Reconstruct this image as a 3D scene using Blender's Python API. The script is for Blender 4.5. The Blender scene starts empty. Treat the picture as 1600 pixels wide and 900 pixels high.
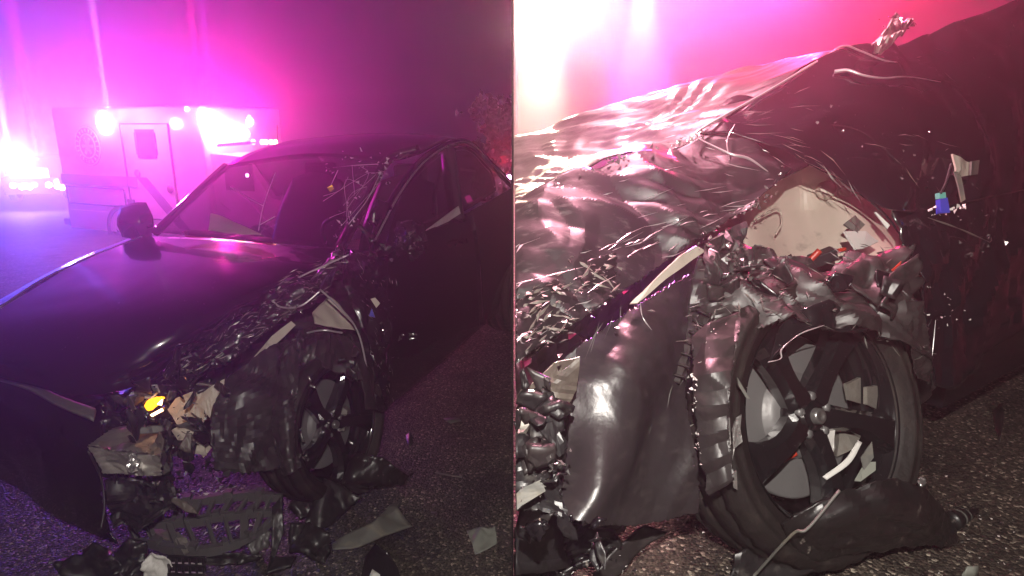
import bpy, bmesh, math, random
from mathutils import Vector, noise
R = random.Random(7)
sc = bpy.context.scene
COL = sc.collection
# ------------------------------------------------------------------ camera, world, exposure
F_PX, PITCH, CAM_H = 1000.0, 0.25, 1.634
cam = bpy.data.objects.new('camera', bpy.data.cameras.new('camera'))
COL.objects.link(cam)
cam.location = (0, 0, CAM_H)
cam.rotation_euler = (math.pi/2 - PITCH, 0, 0)
cam.data.sensor_width = 36; cam.data.lens = 36*F_PX/1600
cam.data.clip_start = 0.02; cam.data.clip_end = 500
sc.camera = cam
w = bpy.data.worlds.new('World'); sc.world = w; w.use_nodes = True
nt = w.node_tree
sky = nt.nodes.new('ShaderNodeTexSky'); sky.sky_type = 'NISHITA'; sky.sun_disc = False
sky.sun_elevation = math.radians(-8); sky.sun_rotation = math.radians(150)
nt.links.new(sky.outputs[0], nt.nodes['Background'].inputs[0])
nt.nodes['Background'].inputs[1].default_value = 0.05
sc.view_settings.view_transform = 'Standard'; sc.view_settings.look = 'None'
sc.view_settings.exposure = 0; sc.view_settings.gamma = 1
sc.cycles.volume_step_rate = 1.0
sc.cycles.volume_bounces = 1
sc.cycles.max_bounces = 6; sc.cycles.transparent_max_bounces = 12
sc.cycles.sample_clamp_indirect = 4.0
sc.cycles.use_denoising = True

def lamp(name, loc, color, power, kind='POINT', target=None, size=0.05, cone=60, blend=.5):
    l = bpy.data.lights.new(name, kind); l.color = color; l.energy = power
    l.shadow_soft_size = size
    if kind == 'SPOT':
        l.spot_size = math.radians(cone); l.spot_blend = blend
    o = bpy.data.objects.new(name, l); COL.objects.link(o); o.location = loc
    if target is not None:
        o.rotation_euler = (Vector(target)-Vector(loc)).to_track_quat('-Z', 'Y').to_euler()
    return o

FW = Vector((0, math.cos(PITCH), -math.sin(PITCH))); UP = Vector((0, math.sin(PITCH), math.cos(PITCH))); RT = Vector((1, 0, 0))
CAM = Vector((0, 0, CAM_H))
def ray(px, py): return FW + RT*((px-800)/F_PX) + UP*((450-py)/F_PX)
def d_(px, py, d): return CAM + ray(px, py)*d                    # point at a distance from the place where the photographer stood
def z_(px, py, z):                                               # point at a height above the lot
    r = ray(px, py); return CAM + r*((z-CAM_H)/r.z)
# the phone's flash that lights the foreground of both views
lamp('phone_flash', (0.0, -0.10, CAM_H+0.34), (1, .93, .85), 195, 'SPOT', (0, 2.0, 0.4), .006, 90, .35)

# emergency light, LEFT: hooded beacons of the ambulance throw their light level and upwards; the patrol car's is open
def beacon(name, p, col, power, elev, cone, size=.12):
    p = Vector(p); h = Vector((-p.x, -p.y, 0)).normalized()
    return lamp(name, p, col, power, 'SPOT', p+h*math.cos(math.radians(elev))+Vector((0, 0, math.sin(math.radians(elev)))), size, cone, .12)
beacon('scene_light_glow', d_(172, 193, 12.2), (1, .03, .75), 1050, 42, 96)
beacon('front_beacon_glow', d_(330, 188, 10.0), (1, .0, .42), 900, 42, 96)
beacon('cab_beacon_glow', d_(396, 184, 10.4), (1, .0, .30), 180, 42, 96)
lamp('scene_light_flood', d_(172, 193, 11.4), (1, .10, .80), 240, 'POINT', size=.12)
lamp('front_beacon_flood', d_(330, 196, 9.4), (1, .0, .45), 130, 'POINT', size=.12)
lamp('patrol_blue_glow', d_(26, 258, 22.5), (.12, .09, 1), 3800, 'POINT', size=.2)
beacon('patrol_beacon_glow', d_(15, 250, 22.4), (.10, .09, 1), 6000, 42, 88)
for nm, px, py, dd, c_, pw, el, cn in (('scene_flare_streak', 170, 182, 12.2, (1, .45, .95), 200000, 36, 2.4), ('front_flare_streak', 316, 178, 11.0, (1, .0, .22), 190000, 36, 2.8), ('front_flare_streak', 336, 190, 11.0, (.45, .02, 1), 150000, 36, 2.2),
                                      ('cab_flare_streak', 389, 190, 11.6, (.8, .0, .9), 60000, 36, 2.2), ('patrol_flare_streak', 18, 255, 22.2, (.08, .12, 1), 900000, 34, 4.5), ('patrol_flare_streak', 62, 262, 22.2, (1, .02, .5), 350000, 34, 3.4)):
    beacon(nm, d_(px, py, dd), c_, pw, el, cn, .03).data.spot_blend = .9  # narrow spots added to imitate vertical lens streaks
# emergency light, RIGHT: open lamps behind the wreck, two assumed out of view, then unseen lamps added for the veil
lamp('flood_glow', d_(846, -14, 9.5), (1, .70, .56), 1250, 'POINT', size=.12)
lamp('assumed_magenta_glow', d_(1010, -50, 9.5), (1, .05, .36), 2700, 'POINT', size=.1)  # lamp assumed above the view for the magenta glow, without a fixture
lamp('assumed_red_glow', d_(1200, -70, 9.5), (1, .02, .14), 3400, 'POINT', size=.1)  # assumed lamp out of view, no fixture, for red along the top
lamp('near_red_veil', d_(1230, -140, 3.2), (1, .04, .20), 150, 'POINT', size=.06)  # unseen lamp added to veil the fender in red
lamp('near_pink_veil', d_(960, -340, 1.6), (1, .42, .52), 230, 'POINT', size=.06)  # added out of view for the pink veil before the hood
lamp('upper_pink_veil', d_(930, -170, 4.2), (1, .52, .55), 170, 'POINT', size=.08)  # added above the view for a milky veil over the wreck
beacon('violet_flare_streak', d_(1008, -50, 9.4), (.75, .12, 1), 30000, -15.3, 2.4, .03).data.spot_blend = .9  # thin spot added as a violet lens streak
beacon('flood_flare_streak', d_(846, -10, 9.4), (1, .8, .55), 24000, -13.5, 2.2, .03).data.spot_blend = .9  # thin spot added as a pale lens streak under the white light

# ------------------------------------------------------------------ materials
MATS = {}
def mat(name, col=(.1, .1, .1), rough=.5, metal=0, coat=0, emit=None, estr=0, bump=0, bscale=40, spec=.5):
    m = bpy.data.materials.new(name); m.use_nodes = True
    n = m.node_tree; b = n.nodes['Principled BSDF']
    b.inputs['Base Color'].default_value = (*col, 1); b.inputs['Roughness'].default_value = rough
    b.inputs['Metallic'].default_value = metal; b.inputs['Coat Weight'].default_value = coat
    b.inputs['Coat Roughness'].default_value = .06; b.inputs['Specular IOR Level'].default_value = spec
    if emit:
        b.inputs['Emission Color'].default_value = (*emit, 1); b.inputs['Emission Strength'].default_value = estr
    if bump:
        t = n.nodes.new('ShaderNodeTexNoise'); t.inputs['Scale'].default_value = bscale; t.inputs['Detail'].default_value = 6
        g = n.nodes.new('ShaderNodeNewGeometry'); n.links.new(g.outputs['Position'], t.inputs['Vector'])
        bp = n.nodes.new('ShaderNodeBump'); bp.inputs['Strength'].default_value = bump; bp.inputs['Distance'].default_value = .01
        n.links.new(t.outputs[0], bp.inputs['Height']); n.links.new(bp.outputs[0], b.inputs['Normal'])
    MATS[name] = m
    return m
def wear(m, col, scale, lo, hi, stretch=(1, 1, 1), rough=.6, rot=0.0, detail=8, metal=0):
    """scuffs, dust and bare patches with their own shape, mixed over the finish"""
    n = m.node_tree; b = n.nodes['Principled BSDF']
    g = n.nodes.new('ShaderNodeNewGeometry'); mp = n.nodes.new('ShaderNodeMapping')
    mp.inputs['Scale'].default_value = stretch; mp.inputs['Rotation'].default_value = (rot*.4, 0, rot)
    n.links.new(g.outputs['Position'], mp.inputs['Vector'])
    t = n.nodes.new('ShaderNodeTexNoise'); t.inputs['Scale'].default_value = scale; t.inputs['Detail'].default_value = detail
    t.inputs['Roughness'].default_value = .65
    n.links.new(mp.outputs[0], t.inputs['Vector'])
    r = n.nodes.new('ShaderNodeMapRange'); r.inputs[1].default_value = lo; r.inputs[2].default_value = hi
    n.links.new(t.outputs[0], r.inputs[0])
    for sock, val in (('Base Color', (*col, 1)), ('Roughness', rough), ('Metallic', metal)):
        mx = n.nodes.new('ShaderNodeMix'); mx.data_type = 'RGBA' if sock == 'Base Color' else 'FLOAT'
        i, o = (6, 2) if sock == 'Base Color' else (2, 0)
        old = b.inputs[sock]
        if old.is_linked:
            n.links.new(old.links[0].from_socket, mx.inputs[i])
        else:
            mx.inputs[i].default_value = old.default_value
        mx.inputs[i+1].default_value = val
        n.links.new(r.outputs[0], mx.inputs[0]); n.links.new(mx.outputs[o], old)
    return m
PAINT = mat('black_car_paint', (.006, .005, .008), .22, 0, .8)
wear(PAINT, (.06, .055, .055), 60, .66, .80, rough=.5)
CRUSH = mat('crushed_black_paint', (.008, .007, .009), .26, 0, .7, bump=.25, bscale=22)
wear(CRUSH, (.20, .19, .19), 34, .66, .73, (.6, 3.0, 2.2), .45, .5)
HOODP = mat('dusty_hood_paint', (.016, .014, .016), .44, 0, .12, bump=.12, bscale=35)
wear(HOODP, (.11, .10, .10), 26, .55, .74, (.5, 2.6, 2.0), .5, .5)
SCRAPE = mat('scraped_black_paint', (.012, .011, .012), .28, 0, .6, bump=.3, bscale=26)
wear(SCRAPE, (.50, .47, .46), 40, .60, .645, (.7, 2.0, 1.8), .4, .6)
PLAST = mat('black_plastic', (.016, .015, .016), .38, bump=.05, bscale=90)
wear(PLAST, (.075, .068, .06), 26, .55, .75, (1, 1, 1), .7)
LINER = mat('dusty_wheel_liner', (.026, .022, .022), .42, bump=.06, bscale=70)
wear(LINER, (.06, .05, .048), 30, .52, .82, (.6, 1, 2.2), .45, .4)
SHEET = mat('creased_black_sheet', (.024, .020, .021), .33, 0, .1, bump=.10, bscale=55)
wear(SHEET, (.055, .046, .044), 22, .52, .8, (.7, 1, 1.8), .4, .5)
DULL = mat('dull_primer_panel', (.11, .092, .076), .5)
wear(DULL, (.05, .04, .035), 12, .5, .7)
BEIGE = mat('beige_primer_panel', (.50, .44, .37), .5, bump=.05, bscale=30)
wear(BEIGE, (.12, .10, .085), 9, .60, .82)
GREY = mat('grey_aluminium', (.30, .28, .25), .42, .5, bump=.1, bscale=25)
wear(GREY, (.10, .08, .06), 12, .5, .75, rough=.6)
SILVER = mat('bright_torn_metal', (.62, .60, .58), .25, .85, bump=.3, bscale=60)
WHITE = mat('white_plastic_shard', (.62, .60, .57), .45)
RUBBER = mat('tyre_rubber', (.013, .011, .010), .6, bump=.25, bscale=60, spec=.3)
wear(RUBBER, (.045, .036, .030), 11, .5, .75, rough=.8)
RIM = mat('gloss_black_rim', (.008, .008, .009), .14, 0, .7)
wear(RIM, (.16, .15, .15), 70, .66, .74, (1, 1, 2.5), .5)
BARREL = mat('dull_rim_barrel', (.05, .048, .048), .35, .6)
DISC = mat('brake_disc_steel', (.20, .195, .195), .42, .4, bump=.08, bscale=50)
HUB = mat('chrome_hub_cap', (.42, .41, .40), .28, .85)
AMBER = mat('amber_lamp_lit', (.8, .35, .02), .3, emit=(1, .34, .01), estr=4)
AMBERW = mat('amber_bulb_lit', (1, .7, .4), .3, emit=(1, .55, .3), estr=7)
REDP = mat('red_connector_plastic', (.45, .04, .02), .35)
BLUEP = mat('blue_connector_plastic', (.04, .05, .42), .35)
GREENP = mat('green_connector_plastic', (.10, .36, .30), .4)
YELL = mat('glowing_yellow_tag', (.8, .62, .02), .4, emit=(1, .75, .02), estr=.5)  # faint glow put into the tag, which is no lamp
COWL = mat('red_lit_cowl_plastic', (.5, .07, .16), .35)  # red light on the cowl put into its colour
PINKP = mat('pale_glass_reflection', (.55, .45, .48), .5)  # colour of a reflection in the door glass
SEAT = mat('black_leather', (.02, .018, .02), .42)
AMBW = mat('white_vehicle_paint', (.74, .72, .74), .3, 0, .4)
AMBS = mat('blue_stripe_vinyl', (.20, .16, .32), .35)
AMBD = mat('dark_vehicle_trim', (.03, .03, .035), .4)
SEAL = mat('round_seal_print', (.07, .05, .10), .5)
L_WHITE = mat('white_lamp_lit', (1, 1, 1), .3, emit=(1, .93, 1), estr=35)
L_WARM = mat('warm_lamp_lit', (1, 1, 1), .3, emit=(1, .70, .30), estr=45)
L_PINK = mat('pink_lamp_lit', (1, .6, .8), .3, emit=(1, .35, .75), estr=40)
L_RED = mat('red_lamp_lit', (1, .1, .1), .3, emit=(1, .12, .12), estr=14)
L_ORNG = mat('orange_lamp_lit', (1, .5, .2), .3, emit=(1, .42, .22), estr=12)
L_DIM = mat('pink_reflector_glow', (.8, .1, .3), .3, emit=(1, .05, .35), estr=1.2)  # glow of the reflector put in as emission
L_BLUE = mat('blue_lamp_lit', (.3, .4, 1), .3, emit=(.15, .40, 1), estr=45)
TUBE = mat('glint_and_trim_metal', (.72, .70, .70), .3, .7)  # pale metal for built edge highlights, trim and scratches
GLASSCRK = mat('crack_white', (.75, .72, .75), .4)
PANEL = mat('matt_black_board', (.004, .004, .004), .9, spec=.05)
LEAF = mat('dark_leaf', (.06, .05, .03), .6)
BARK = mat('tree_bark', (.06, .045, .035), .8, bump=.4, bscale=20)
FOG_LENS = mat('clear_lens_fragment', (.22, .23, .20), .12, 0, .6)
LATT = mat('lit_worn_plastic', (.085, .082, .08), .38, bump=.1, bscale=50)  # lighter than the black plastic; flash light put into the colour
wear(LATT, (.10, .095, .09), 24, .55, .75, rough=.6)
SMOKEGREY = mat('dusty_grey_plastic', (.105, .105, .095), .55, bump=.2, bscale=30)
wear(SMOKEGREY, (.17, .15, .11), 12, .5, .7, (1, 3, 1))
SPOTTED = mat('spattered_black_plastic', (.012, .011, .011), .35, bump=.2, bscale=30)
wear(SPOTTED, (.20, .17, .15), 30, .62, .68, (1.6, .7, 1), .5)
def glass(name, tint=(.5, .45, .55)):
    m = bpy.data.materials.new(name); m.use_nodes = True; n = m.node_tree
    out = n.nodes['Material Output']; n.nodes.remove(n.nodes['Principled BSDF'])
    t = n.nodes.new('ShaderNodeBsdfTransparent'); t.inputs[0].default_value = (*tint, 1)
    g = n.nodes.new('ShaderNodeBsdfGlossy'); g.inputs['Roughness'].default_value = .05; g.inputs[0].default_value = (.9, .9, .9, 1)
    lw = n.nodes.new('ShaderNodeLayerWeight'); lw.inputs[0].default_value = .5
    pw = n.nodes.new('ShaderNodeMath'); pw.operation = 'POWER'; pw.inputs[1].default_value = 4; n.links.new(lw.outputs['Facing'], pw.inputs[0])
    f = n.nodes.new('ShaderNodeMath'); f.operation = 'MULTIPLY_ADD'; f.inputs[1].default_value = .8; f.inputs[2].default_value = .03; n.links.new(pw.outputs[0], f.inputs[0])
    mx = n.nodes.new('ShaderNodeMixShader')
    n.links.new(f.outputs[0], mx.inputs[0]); n.links.new(t.outputs[0], mx.inputs[1]); n.links.new(g.outputs[0], mx.inputs[2])
    n.links.new(mx.outputs[0], out.inputs[0])
    return m
GLASS = glass('tinted_window_glass'); SHIELD = glass('grimy_windshield_glass', (.62, .55, .62)); CLEAR = glass('clear_glass', (.93, .93, .93))
def asphalt(name, base, fleck, scale):
    m = mat(name, base, .75); n = m.node_tree; b = n.nodes['Principled BSDF']
    g = n.nodes.new('ShaderNodeNewGeometry')
    v = n.nodes.new('ShaderNodeTexVoronoi'); v.inputs['Scale'].default_value = scale
    n.links.new(g.outputs['Position'], v.inputs['Vector'])
    sep = n.nodes.new('ShaderNodeSeparateColor'); n.links.new(v.outputs['Color'], sep.inputs[0])
    cr = n.nodes.new('ShaderNodeValToRGB'); e = cr.color_ramp.elements
    e[0].position = 0; e[0].color = (base[0]*.35, base[1]*.33, base[2]*.32, 1)
    e[1].position = .98; e[1].color = (*fleck, 1)
    for p, k in ((.45, .8), (.75, 1.35), (.9, 2.2)):
        x = e.new(p); x.color = (base[0]*k*1.05, base[1]*k, base[2]*k*.9, 1)
    n.links.new(sep.outputs[0], cr.inputs[0])
    big = n.nodes.new('ShaderNodeTexNoise'); big.inputs['Scale'].default_value = 3.2; big.inputs['Detail'].default_value = 6
    n.links.new(g.outputs['Position'], big.inputs['Vector'])
    mr = n.nodes.new('ShaderNodeMapRange'); mr.inputs[1].default_value = .3; mr.inputs[2].default_value = .7; mr.inputs[3].default_value = .45; mr.inputs[4].default_value = 1.3
    n.links.new(big.outputs[0], mr.inputs[0])
    mul = n.nodes.new('ShaderNodeMix'); mul.data_type = 'RGBA'; mul.blend_type = 'MULTIPLY'; mul.inputs[0].default_value = 1
    n.links.new(cr.outputs[0], mul.inputs[6]); n.links.new(mr.outputs[0], mul.inputs[7]); n.links.new(mul.outputs[2], b.inputs['Base Color'])
    bp = n.nodes.new('ShaderNodeBump'); bp.inputs['Strength'].default_value = .9; bp.inputs['Distance'].default_value = .006
    inv = n.nodes.new('ShaderNodeMath'); inv.operation = 'SUBTRACT'; inv.inputs[0].default_value = 1
    n.links.new(v.outputs['Distance'], inv.inputs[1]); n.links.new(inv.outputs[0], bp.inputs['Height']); n.links.new(bp.outputs[0], b.inputs['Normal'])
    st = n.nodes.new('ShaderNodeTexNoise'); st.inputs['Scale'].default_value = 1.7; st.inputs['Detail'].default_value = 7; st.inputs['Distortion'].default_value = .8
    n.links.new(g.outputs['Position'], st.inputs['Vector'])
    sm = n.nodes.new('ShaderNodeMapRange'); sm.inputs[1].default_value = .60; sm.inputs[2].default_value = .66; sm.inputs[3].default_value = 1; sm.inputs[4].default_value = .35
    n.links.new(st.outputs[0], sm.inputs[0])
    m2 = n.nodes.new('ShaderNodeMix'); m2.data_type = 'RGBA'; m2.blend_type = 'MULTIPLY'; m2.inputs[0].default_value = 1
    n.links.new(mul.outputs[2], m2.inputs[6]); n.links.new(sm.outputs[0], m2.inputs[7]); n.links.new(m2.outputs[2], b.inputs['Base Color'])
    rr = n.nodes.new('ShaderNodeMapRange'); rr.inputs[3].default_value = .9; rr.inputs[4].default_value = .42
    n.links.new(sep.outputs[1], rr.inputs[0]); n.links.new(rr.outputs[0], b.inputs['Roughness'])
    return m
ASPH_L = asphalt('coarse_asphalt', (.050, .045, .036), (.34, .29, .22), 105)
ASPH_R = asphalt('coarse_asphalt_close', (.052, .042, .036), (.42, .36, .29), 130)

# ------------------------------------------------------------------ mesh helpers
SIDE = 'L'
def clampx(v):
    if SIDE == 'L' and v.x > -.004: v.x = -.004
    if SIDE == 'R' and v.x < .008: v.x = .008
    return v
def tag(o, label=None, cat=None, group=None, kind=None):
    for k, v in (('label', label), ('category', cat), ('group', group), ('kind', kind)):
        if v: o[k] = v
    return o
def thing(name, label, cat, loc, group=None):
    o = bpy.data.objects.new(name, None); COL.objects.link(o); o.location = loc; o.empty_display_size = .1
    return tag(o, label, cat, group)
def origin(o):
    p = Vector(o.location)
    while o.parent: o = o.parent; p += Vector(o.location)
    return p
def mk(name, verts, faces, m, parent=None, smooth=True, thick=0, kind=None, label=None, sub=0):
    verts = [clampx(Vector(v)) for v in verts]
    if parent: base = origin(parent); loc = Vector((0, 0, 0))
    else:
        base = Vector((sum(v.x for v in verts)/len(verts), sum(v.y for v in verts)/len(verts), min(v.z for v in verts))); loc = base
    me = bpy.data.meshes.new(name); me.from_pydata([v-base for v in verts], [], faces); me.validate()
    me.materials.append(m)
    if smooth:
        for p in me.polygons: p.use_smooth = True
    o = bpy.data.objects.new(name, me); COL.objects.link(o); o.location = loc
    if parent: o.parent = parent
    if thick:
        s = o.modifiers.new('thickness', 'SOLIDIFY'); s.thickness = thick; s.offset = 0
    if sub:
        s = o.modifiers.new('smooth', 'SUBSURF'); s.levels = sub; s.render_levels = sub
    if kind: o['kind'] = kind
    if label: o['label'] = label
    return o
def cat1(a, b, c, d, t):
    return 0.5*((2*b)+(c-a)*t+(2*a-5*b+4*c-d)*t*t+(3*b-a-3*c+d)*t*t*t)
def spline(P, n):
    P = [Vector(p) for p in P]
    if len(P) == 2: return [P[0].lerp(P[1], i/(n-1)) for i in range(n)]
    out = []; k = len(P)-1
    for i in range(n):
        u = i/(n-1)*k; s = min(int(u), k-1); t = u-s
        a = P[s-1] if s > 0 else P[0]*2-P[1]; d = P[s+2] if s+2 <= k else P[k]*2-P[k-1]
        out.append(cat1(a, P[s], P[s+1], d, t))
    return out
FOLDS = {}
def fold(p, sc_, seed):
    """sheet-metal folds: flat facets meeting along sharp straight creases, with slight warping"""
    if seed not in FOLDS:
        rr = random.Random(seed*31+7)
        FOLDS[seed] = [(Vector((rr.gauss(0, 1), rr.gauss(0, 1), rr.gauss(0, 1))).normalized(), rr.random(), f) for f in (.55, .8, 1.25, 1.9, 3.1)]
    q = Vector(p)*sc_*1.5
    q2 = q+Vector((noise.noise(q*.45+Vector((seed, 0, 0))), noise.noise(q*.45+Vector((0, seed, 5))), noise.noise(q*.45+Vector((3, 1, seed)))))*.9
    v = 0; wsum = 0
    for i, (d, ph, f) in enumerate(FOLDS[seed]):
        t = (q2.dot(d)*f+ph) % 1.0
        tri = 4*abs(t-.5)-1
        amp = .5+noise.noise(q*.5*f+Vector((i*9, seed, 2)))
        v += tri*max(amp, .05)/f**.9; wsum += .5/f**.9
    return .62*v/wsum
def patch(name, rows, m, parent, n=(24, 24), crumple=0, cs=6, seed=1, thick=.004, jag=0, edges='tblr', wfun=None, label=None, kind=None):
    nu, nv = n
    cols = [spline(r, nv) for r in rows]
    G = [spline([cols[i][j] for i in range(len(rows))], nu) for j in range(nv)]
    g = [[G[j][i] for j in range(nv)] for i in range(nu)]
    if crumple:
        h = [[None]*nv for _ in range(nu)]
        for i in range(nu):
            for j in range(nv):
                du = g[min(i+1, nu-1)][j]-g[max(i-1, 0)][j]; dv = g[i][min(j+1, nv-1)]-g[i][max(j-1, 0)]
                nn = du.cross(dv)
                if nn.length: nn.normalize()
                wgt = wfun(i/(nu-1), j/(nv-1)) if wfun else 1
                h[i][j] = g[i][j]+nn*(crumple*wgt*fold(g[i][j], cs, seed))
        g = h
    if jag:
        rr = random.Random(seed)
        for j in range(nv):
            if 't' in edges: g[0][j] = g[0][j].lerp(g[2][j], rr.random()*jag)
            if 'b' in edges: g[-1][j] = g[-1][j].lerp(g[-3][j], rr.random()*jag)
        for i in range(nu):
            if 'l' in edges: g[i][0] = g[i][0].lerp(g[i][2], rr.random()*jag)
            if 'r' in edges: g[i][-1] = g[i][-1].lerp(g[i][-3], rr.random()*jag)
    V = [v for r in g for v in r]
    Fc = [(i*nv+j, i*nv+j+1, (i+1)*nv+j+1, (i+1)*nv+j) for i in range(nu-1) for j in range(nv-1)]
    o = mk(name, V, Fc, m, parent, True, thick, kind, label)
    if crumple: o.data.set_sharp_from_angle(angle=math.radians(13))
    return o
def scratches(name, rows, cnt, m, parent, ln, wd, seed, ang=0.0, spread=.35, region=None, lift=.006, nmax=None):
    """thin bright scratches and painted crease highlights lying along a panel, joined as one part"""
    rr = random.Random(seed); geo = []
    def at(s_, t_):
        c = [spline(r, 40)[min(39, max(0, int(t_*39)))] for r in rows]
        return spline(c, 40)[min(39, max(0, int(s_*39)))]
    cols = [spline(r, 40) for r in rows]; G = [spline([c[j] for c in cols], 40) for j in range(40)]
    for _ in range(cnt):
        s0, t0 = rr.random(), rr.random()
        if region: s0, t0 = region(rr)
        i, j = min(38, int(s0*39)), min(38, int(t0*39))
        p = G[j][i]; ds = (G[j][i+1]-p); dt = (G[j+1][i]-p)
        if ds.length < 1e-6 or dt.length < 1e-6: continue
        ds.normalize(); dt.normalize(); a = ang+rr.gauss(0, spread)
        d = (dt*math.cos(a)+ds*math.sin(a)).normalized(); nn = ds.cross(dt)
        if nn.dot(CAM-p) < 0: nn = -nn
        nn.normalize(); e = nn.cross(d); L = ln*rr.uniform(.3, 1.6); W = wd*rr.uniform(.4, 1.5)
        p = p+nn*(lift*rr.uniform(.6, 2.2)); b = e*(L*rr.uniform(-.15, .15))
        V = [p-d*L/2, p+b*.6+e*W/2-d*L*.1, p+d*L/2+b*.3, p+b*.6-e*W/2-d*L*.1, p+b*.5+nn*W*.6]
        geo.append((V, [(0, 3, 4), (3, 2, 4), (2, 1, 4), (1, 0, 4), (0, 1, 2, 3)]))
    return mk(name, *join_geo(geo), m, parent, False, kind='stuff')
def clutter(parent, cnt, spots, size, mats, seed, name='torn_plastic_piece'):
    """torn, folded pieces of trim and sheet wedged into the wreck, each a part of its own"""
    rr = random.Random(seed)
    for k in range(cnt):
        x0, y0, x1, y1, d0, d1 = rr.choice(spots)
        c = d_(rr.uniform(x0, x1), rr.uniform(y0, y1), rr.uniform(d0, d1))
        u = Vector((rr.gauss(0, 1), rr.gauss(0, .5), rr.gauss(0, 1))).normalized(); v = u.cross(Vector((rr.gauss(0, .5), -1, rr.gauss(0, .5)))).normalized()
        s_ = size*rr.uniform(.45, 1.3); asp = rr.uniform(.25, .9); n_ = rr.choice((4, 5, 6, 7)); pts = []
        for q in range(n_):
            a = 2*math.pi*q/n_+rr.uniform(-.3, .3); r = s_*rr.uniform(.55, 1.1); pts.append(c+u*(r*math.cos(a))+v*(r*asp*math.sin(a)))
        o = plate(name, pts, rr.choice(mats), parent, rr.choice((.003, .004, .012)), s_*.16, 1.4/s_*.5, k % 9+20, 2, True)
        o.data.set_sharp_from_angle(angle=math.radians(16))
def plate(name, pts, m, parent=None, thick=.006, crumple=.004, cs=14, seed=1, cuts=2, smooth=False, label=None):
    bm = bmesh.new()
    f = bm.faces.new([bm.verts.new(p) for p in pts])
    bmesh.ops.triangulate(bm, faces=[f])
    for _ in range(cuts):
        bmesh.ops.subdivide_edges(bm, edges=bm.edges[:], cuts=1, use_grid_fill=True)
    bm.normal_update()
    nn = sum((f.normal for f in bm.faces), Vector())
    if nn.length: nn.normalize()
    for v in bm.verts: v.co += nn*crumple*2*fold(v.co, cs, seed)
    bm.verts.index_update()
    V = [v.co.copy() for v in bm.verts]; Fc = [tuple(v.index for v in f.verts) for f in bm.faces]
    bm.free()
    return mk(name, V, Fc, m, parent, smooth, thick, None, label)
def tube_geo(P, r, seg=6, n=None, taper=None):
    P = spline(P, n or max(8, 6*len(P))); V = []; Fc = []
    for i, p in enumerate(P):
        t = (P[min(i+1, len(P)-1)]-P[max(i-1, 0)]).normalized()
        a = t.cross(Vector((0, 0, 1)))
        if a.length < .1: a = t.cross(Vector((0, 1, 0)))
        a.normalize(); b = t.cross(a)
        rr = r*(taper(i/(len(P)-1)) if taper else 1)
        for k in range(seg):
            an = 2*math.pi*k/seg; V.append(p+a*(rr*math.cos(an))+b*(rr*math.sin(an)))
    for i in range(len(P)-1):
        for k in range(seg):
            Fc.append((i*seg+k, i*seg+(k+1) % seg, (i+1)*seg+(k+1) % seg, (i+1)*seg+k))
    Fc.append(tuple(range(seg))); Fc.append(tuple(range((len(P)-1)*seg, len(P)*seg)))
    return V, Fc
def tube(name, P, r, m, parent=None, seg=6, n=None, taper=None, label=None):
    V, Fc = tube_geo(P, r, seg, n, taper)
    return mk(name, V, Fc, m, parent, True, label=label)
def join_geo(parts):
    V = []; Fc = []
    for v, f in parts:
        k = len(V); V += v; Fc += [tuple(i+k for i in q) for q in f]
    return V, Fc
def box_geo(c, ax, ay, az):
    """box with centre c and half-axis vectors, edges chamfered"""
    c, ax, ay, az = Vector(c), Vector(ax), Vector(ay), Vector(az)
    bm = bmesh.new(); bmesh.ops.create_cube(bm, size=2)
    L = min(ax.length, ay.length, az.length)
    s = .12
    for v in bm.verts: pass
    V = []; Fc = []
    bv = [(x, y, z) for x in (-1, 1) for y in (-1, 1) for z in (-1, 1)]
    for v in bm.verts: V.append(c+ax*v.co.x+ay*v.co.y+az*v.co.z)
    bm.verts.index_update()
    Fc = [tuple(v.index for v in f.verts) for f in bm.faces]
    bm.free()
    return V, Fc
def box(name, c, ax, ay, az, m, parent=None, bevel=.0, label=None):
    V, Fc = box_geo(c, ax, ay, az)
    o = mk(name, V, Fc, m, parent, False, label=label)
    if bevel:
        b = o.modifiers.new('edges', 'BEVEL'); b.width = bevel; b.segments = 2
    return o
def lathe_geo(prof, c, axis, up, n=48, rfun=None):
    axis = Vector(axis).normalized(); up = Vector(up); x = (up-axis*up.dot(axis)).normalized(); y = axis.cross(x)
    V = []; Fc = []; k = len(prof)
    for i in range(n):
        a = 2*math.pi*i/n; d = x*math.cos(a)+y*math.sin(a)
        for (r, h) in prof:
            q = rfun(a, r, h) if rfun else r
            V.append(Vector(c)+d*q+axis*h)
    for i in range(n):
        for j in range(k-1):
            Fc.append((i*k+j, ((i+1) % n)*k+j, ((i+1) % n)*k+j+1, i*k+j+1))
    return V, Fc
def lathe(name, prof, c, axis, up, m, parent=None, n=48, rfun=None, label=None):
    V, Fc = lathe_geo(prof, c, axis, up, n, rfun); return mk(name, V, Fc, m, parent, True, label=label)
def chips(name, line, cnt, size, m, parent, spread, seed, flat=None):
    """torn flakes and crumbs along a ripped edge, joined as one part"""
    rr = random.Random(seed); P = spline(line, 60); parts = []
    for _ in range(cnt):
        p = P[rr.randrange(60)]+Vector((rr.gauss(0, spread), rr.gauss(0, spread), rr.gauss(0, spread*.6)))
        s = size*rr.uniform(.35, 1.5); q = [Vector((rr.uniform(-1, 1), rr.uniform(-1, 1), rr.uniform(-1, 1)*(.3 if flat else 1)))*s for _ in range(4)]
        parts.append(([p+q[0], p+q[1], p+q[2], p+q[3]], [(0, 1, 2), (0, 2, 3), (0, 3, 1), (1, 3, 2)]))
    V, Fc = join_geo(parts)
    return mk(name, V, Fc, m, parent, False, kind='stuff')
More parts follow.
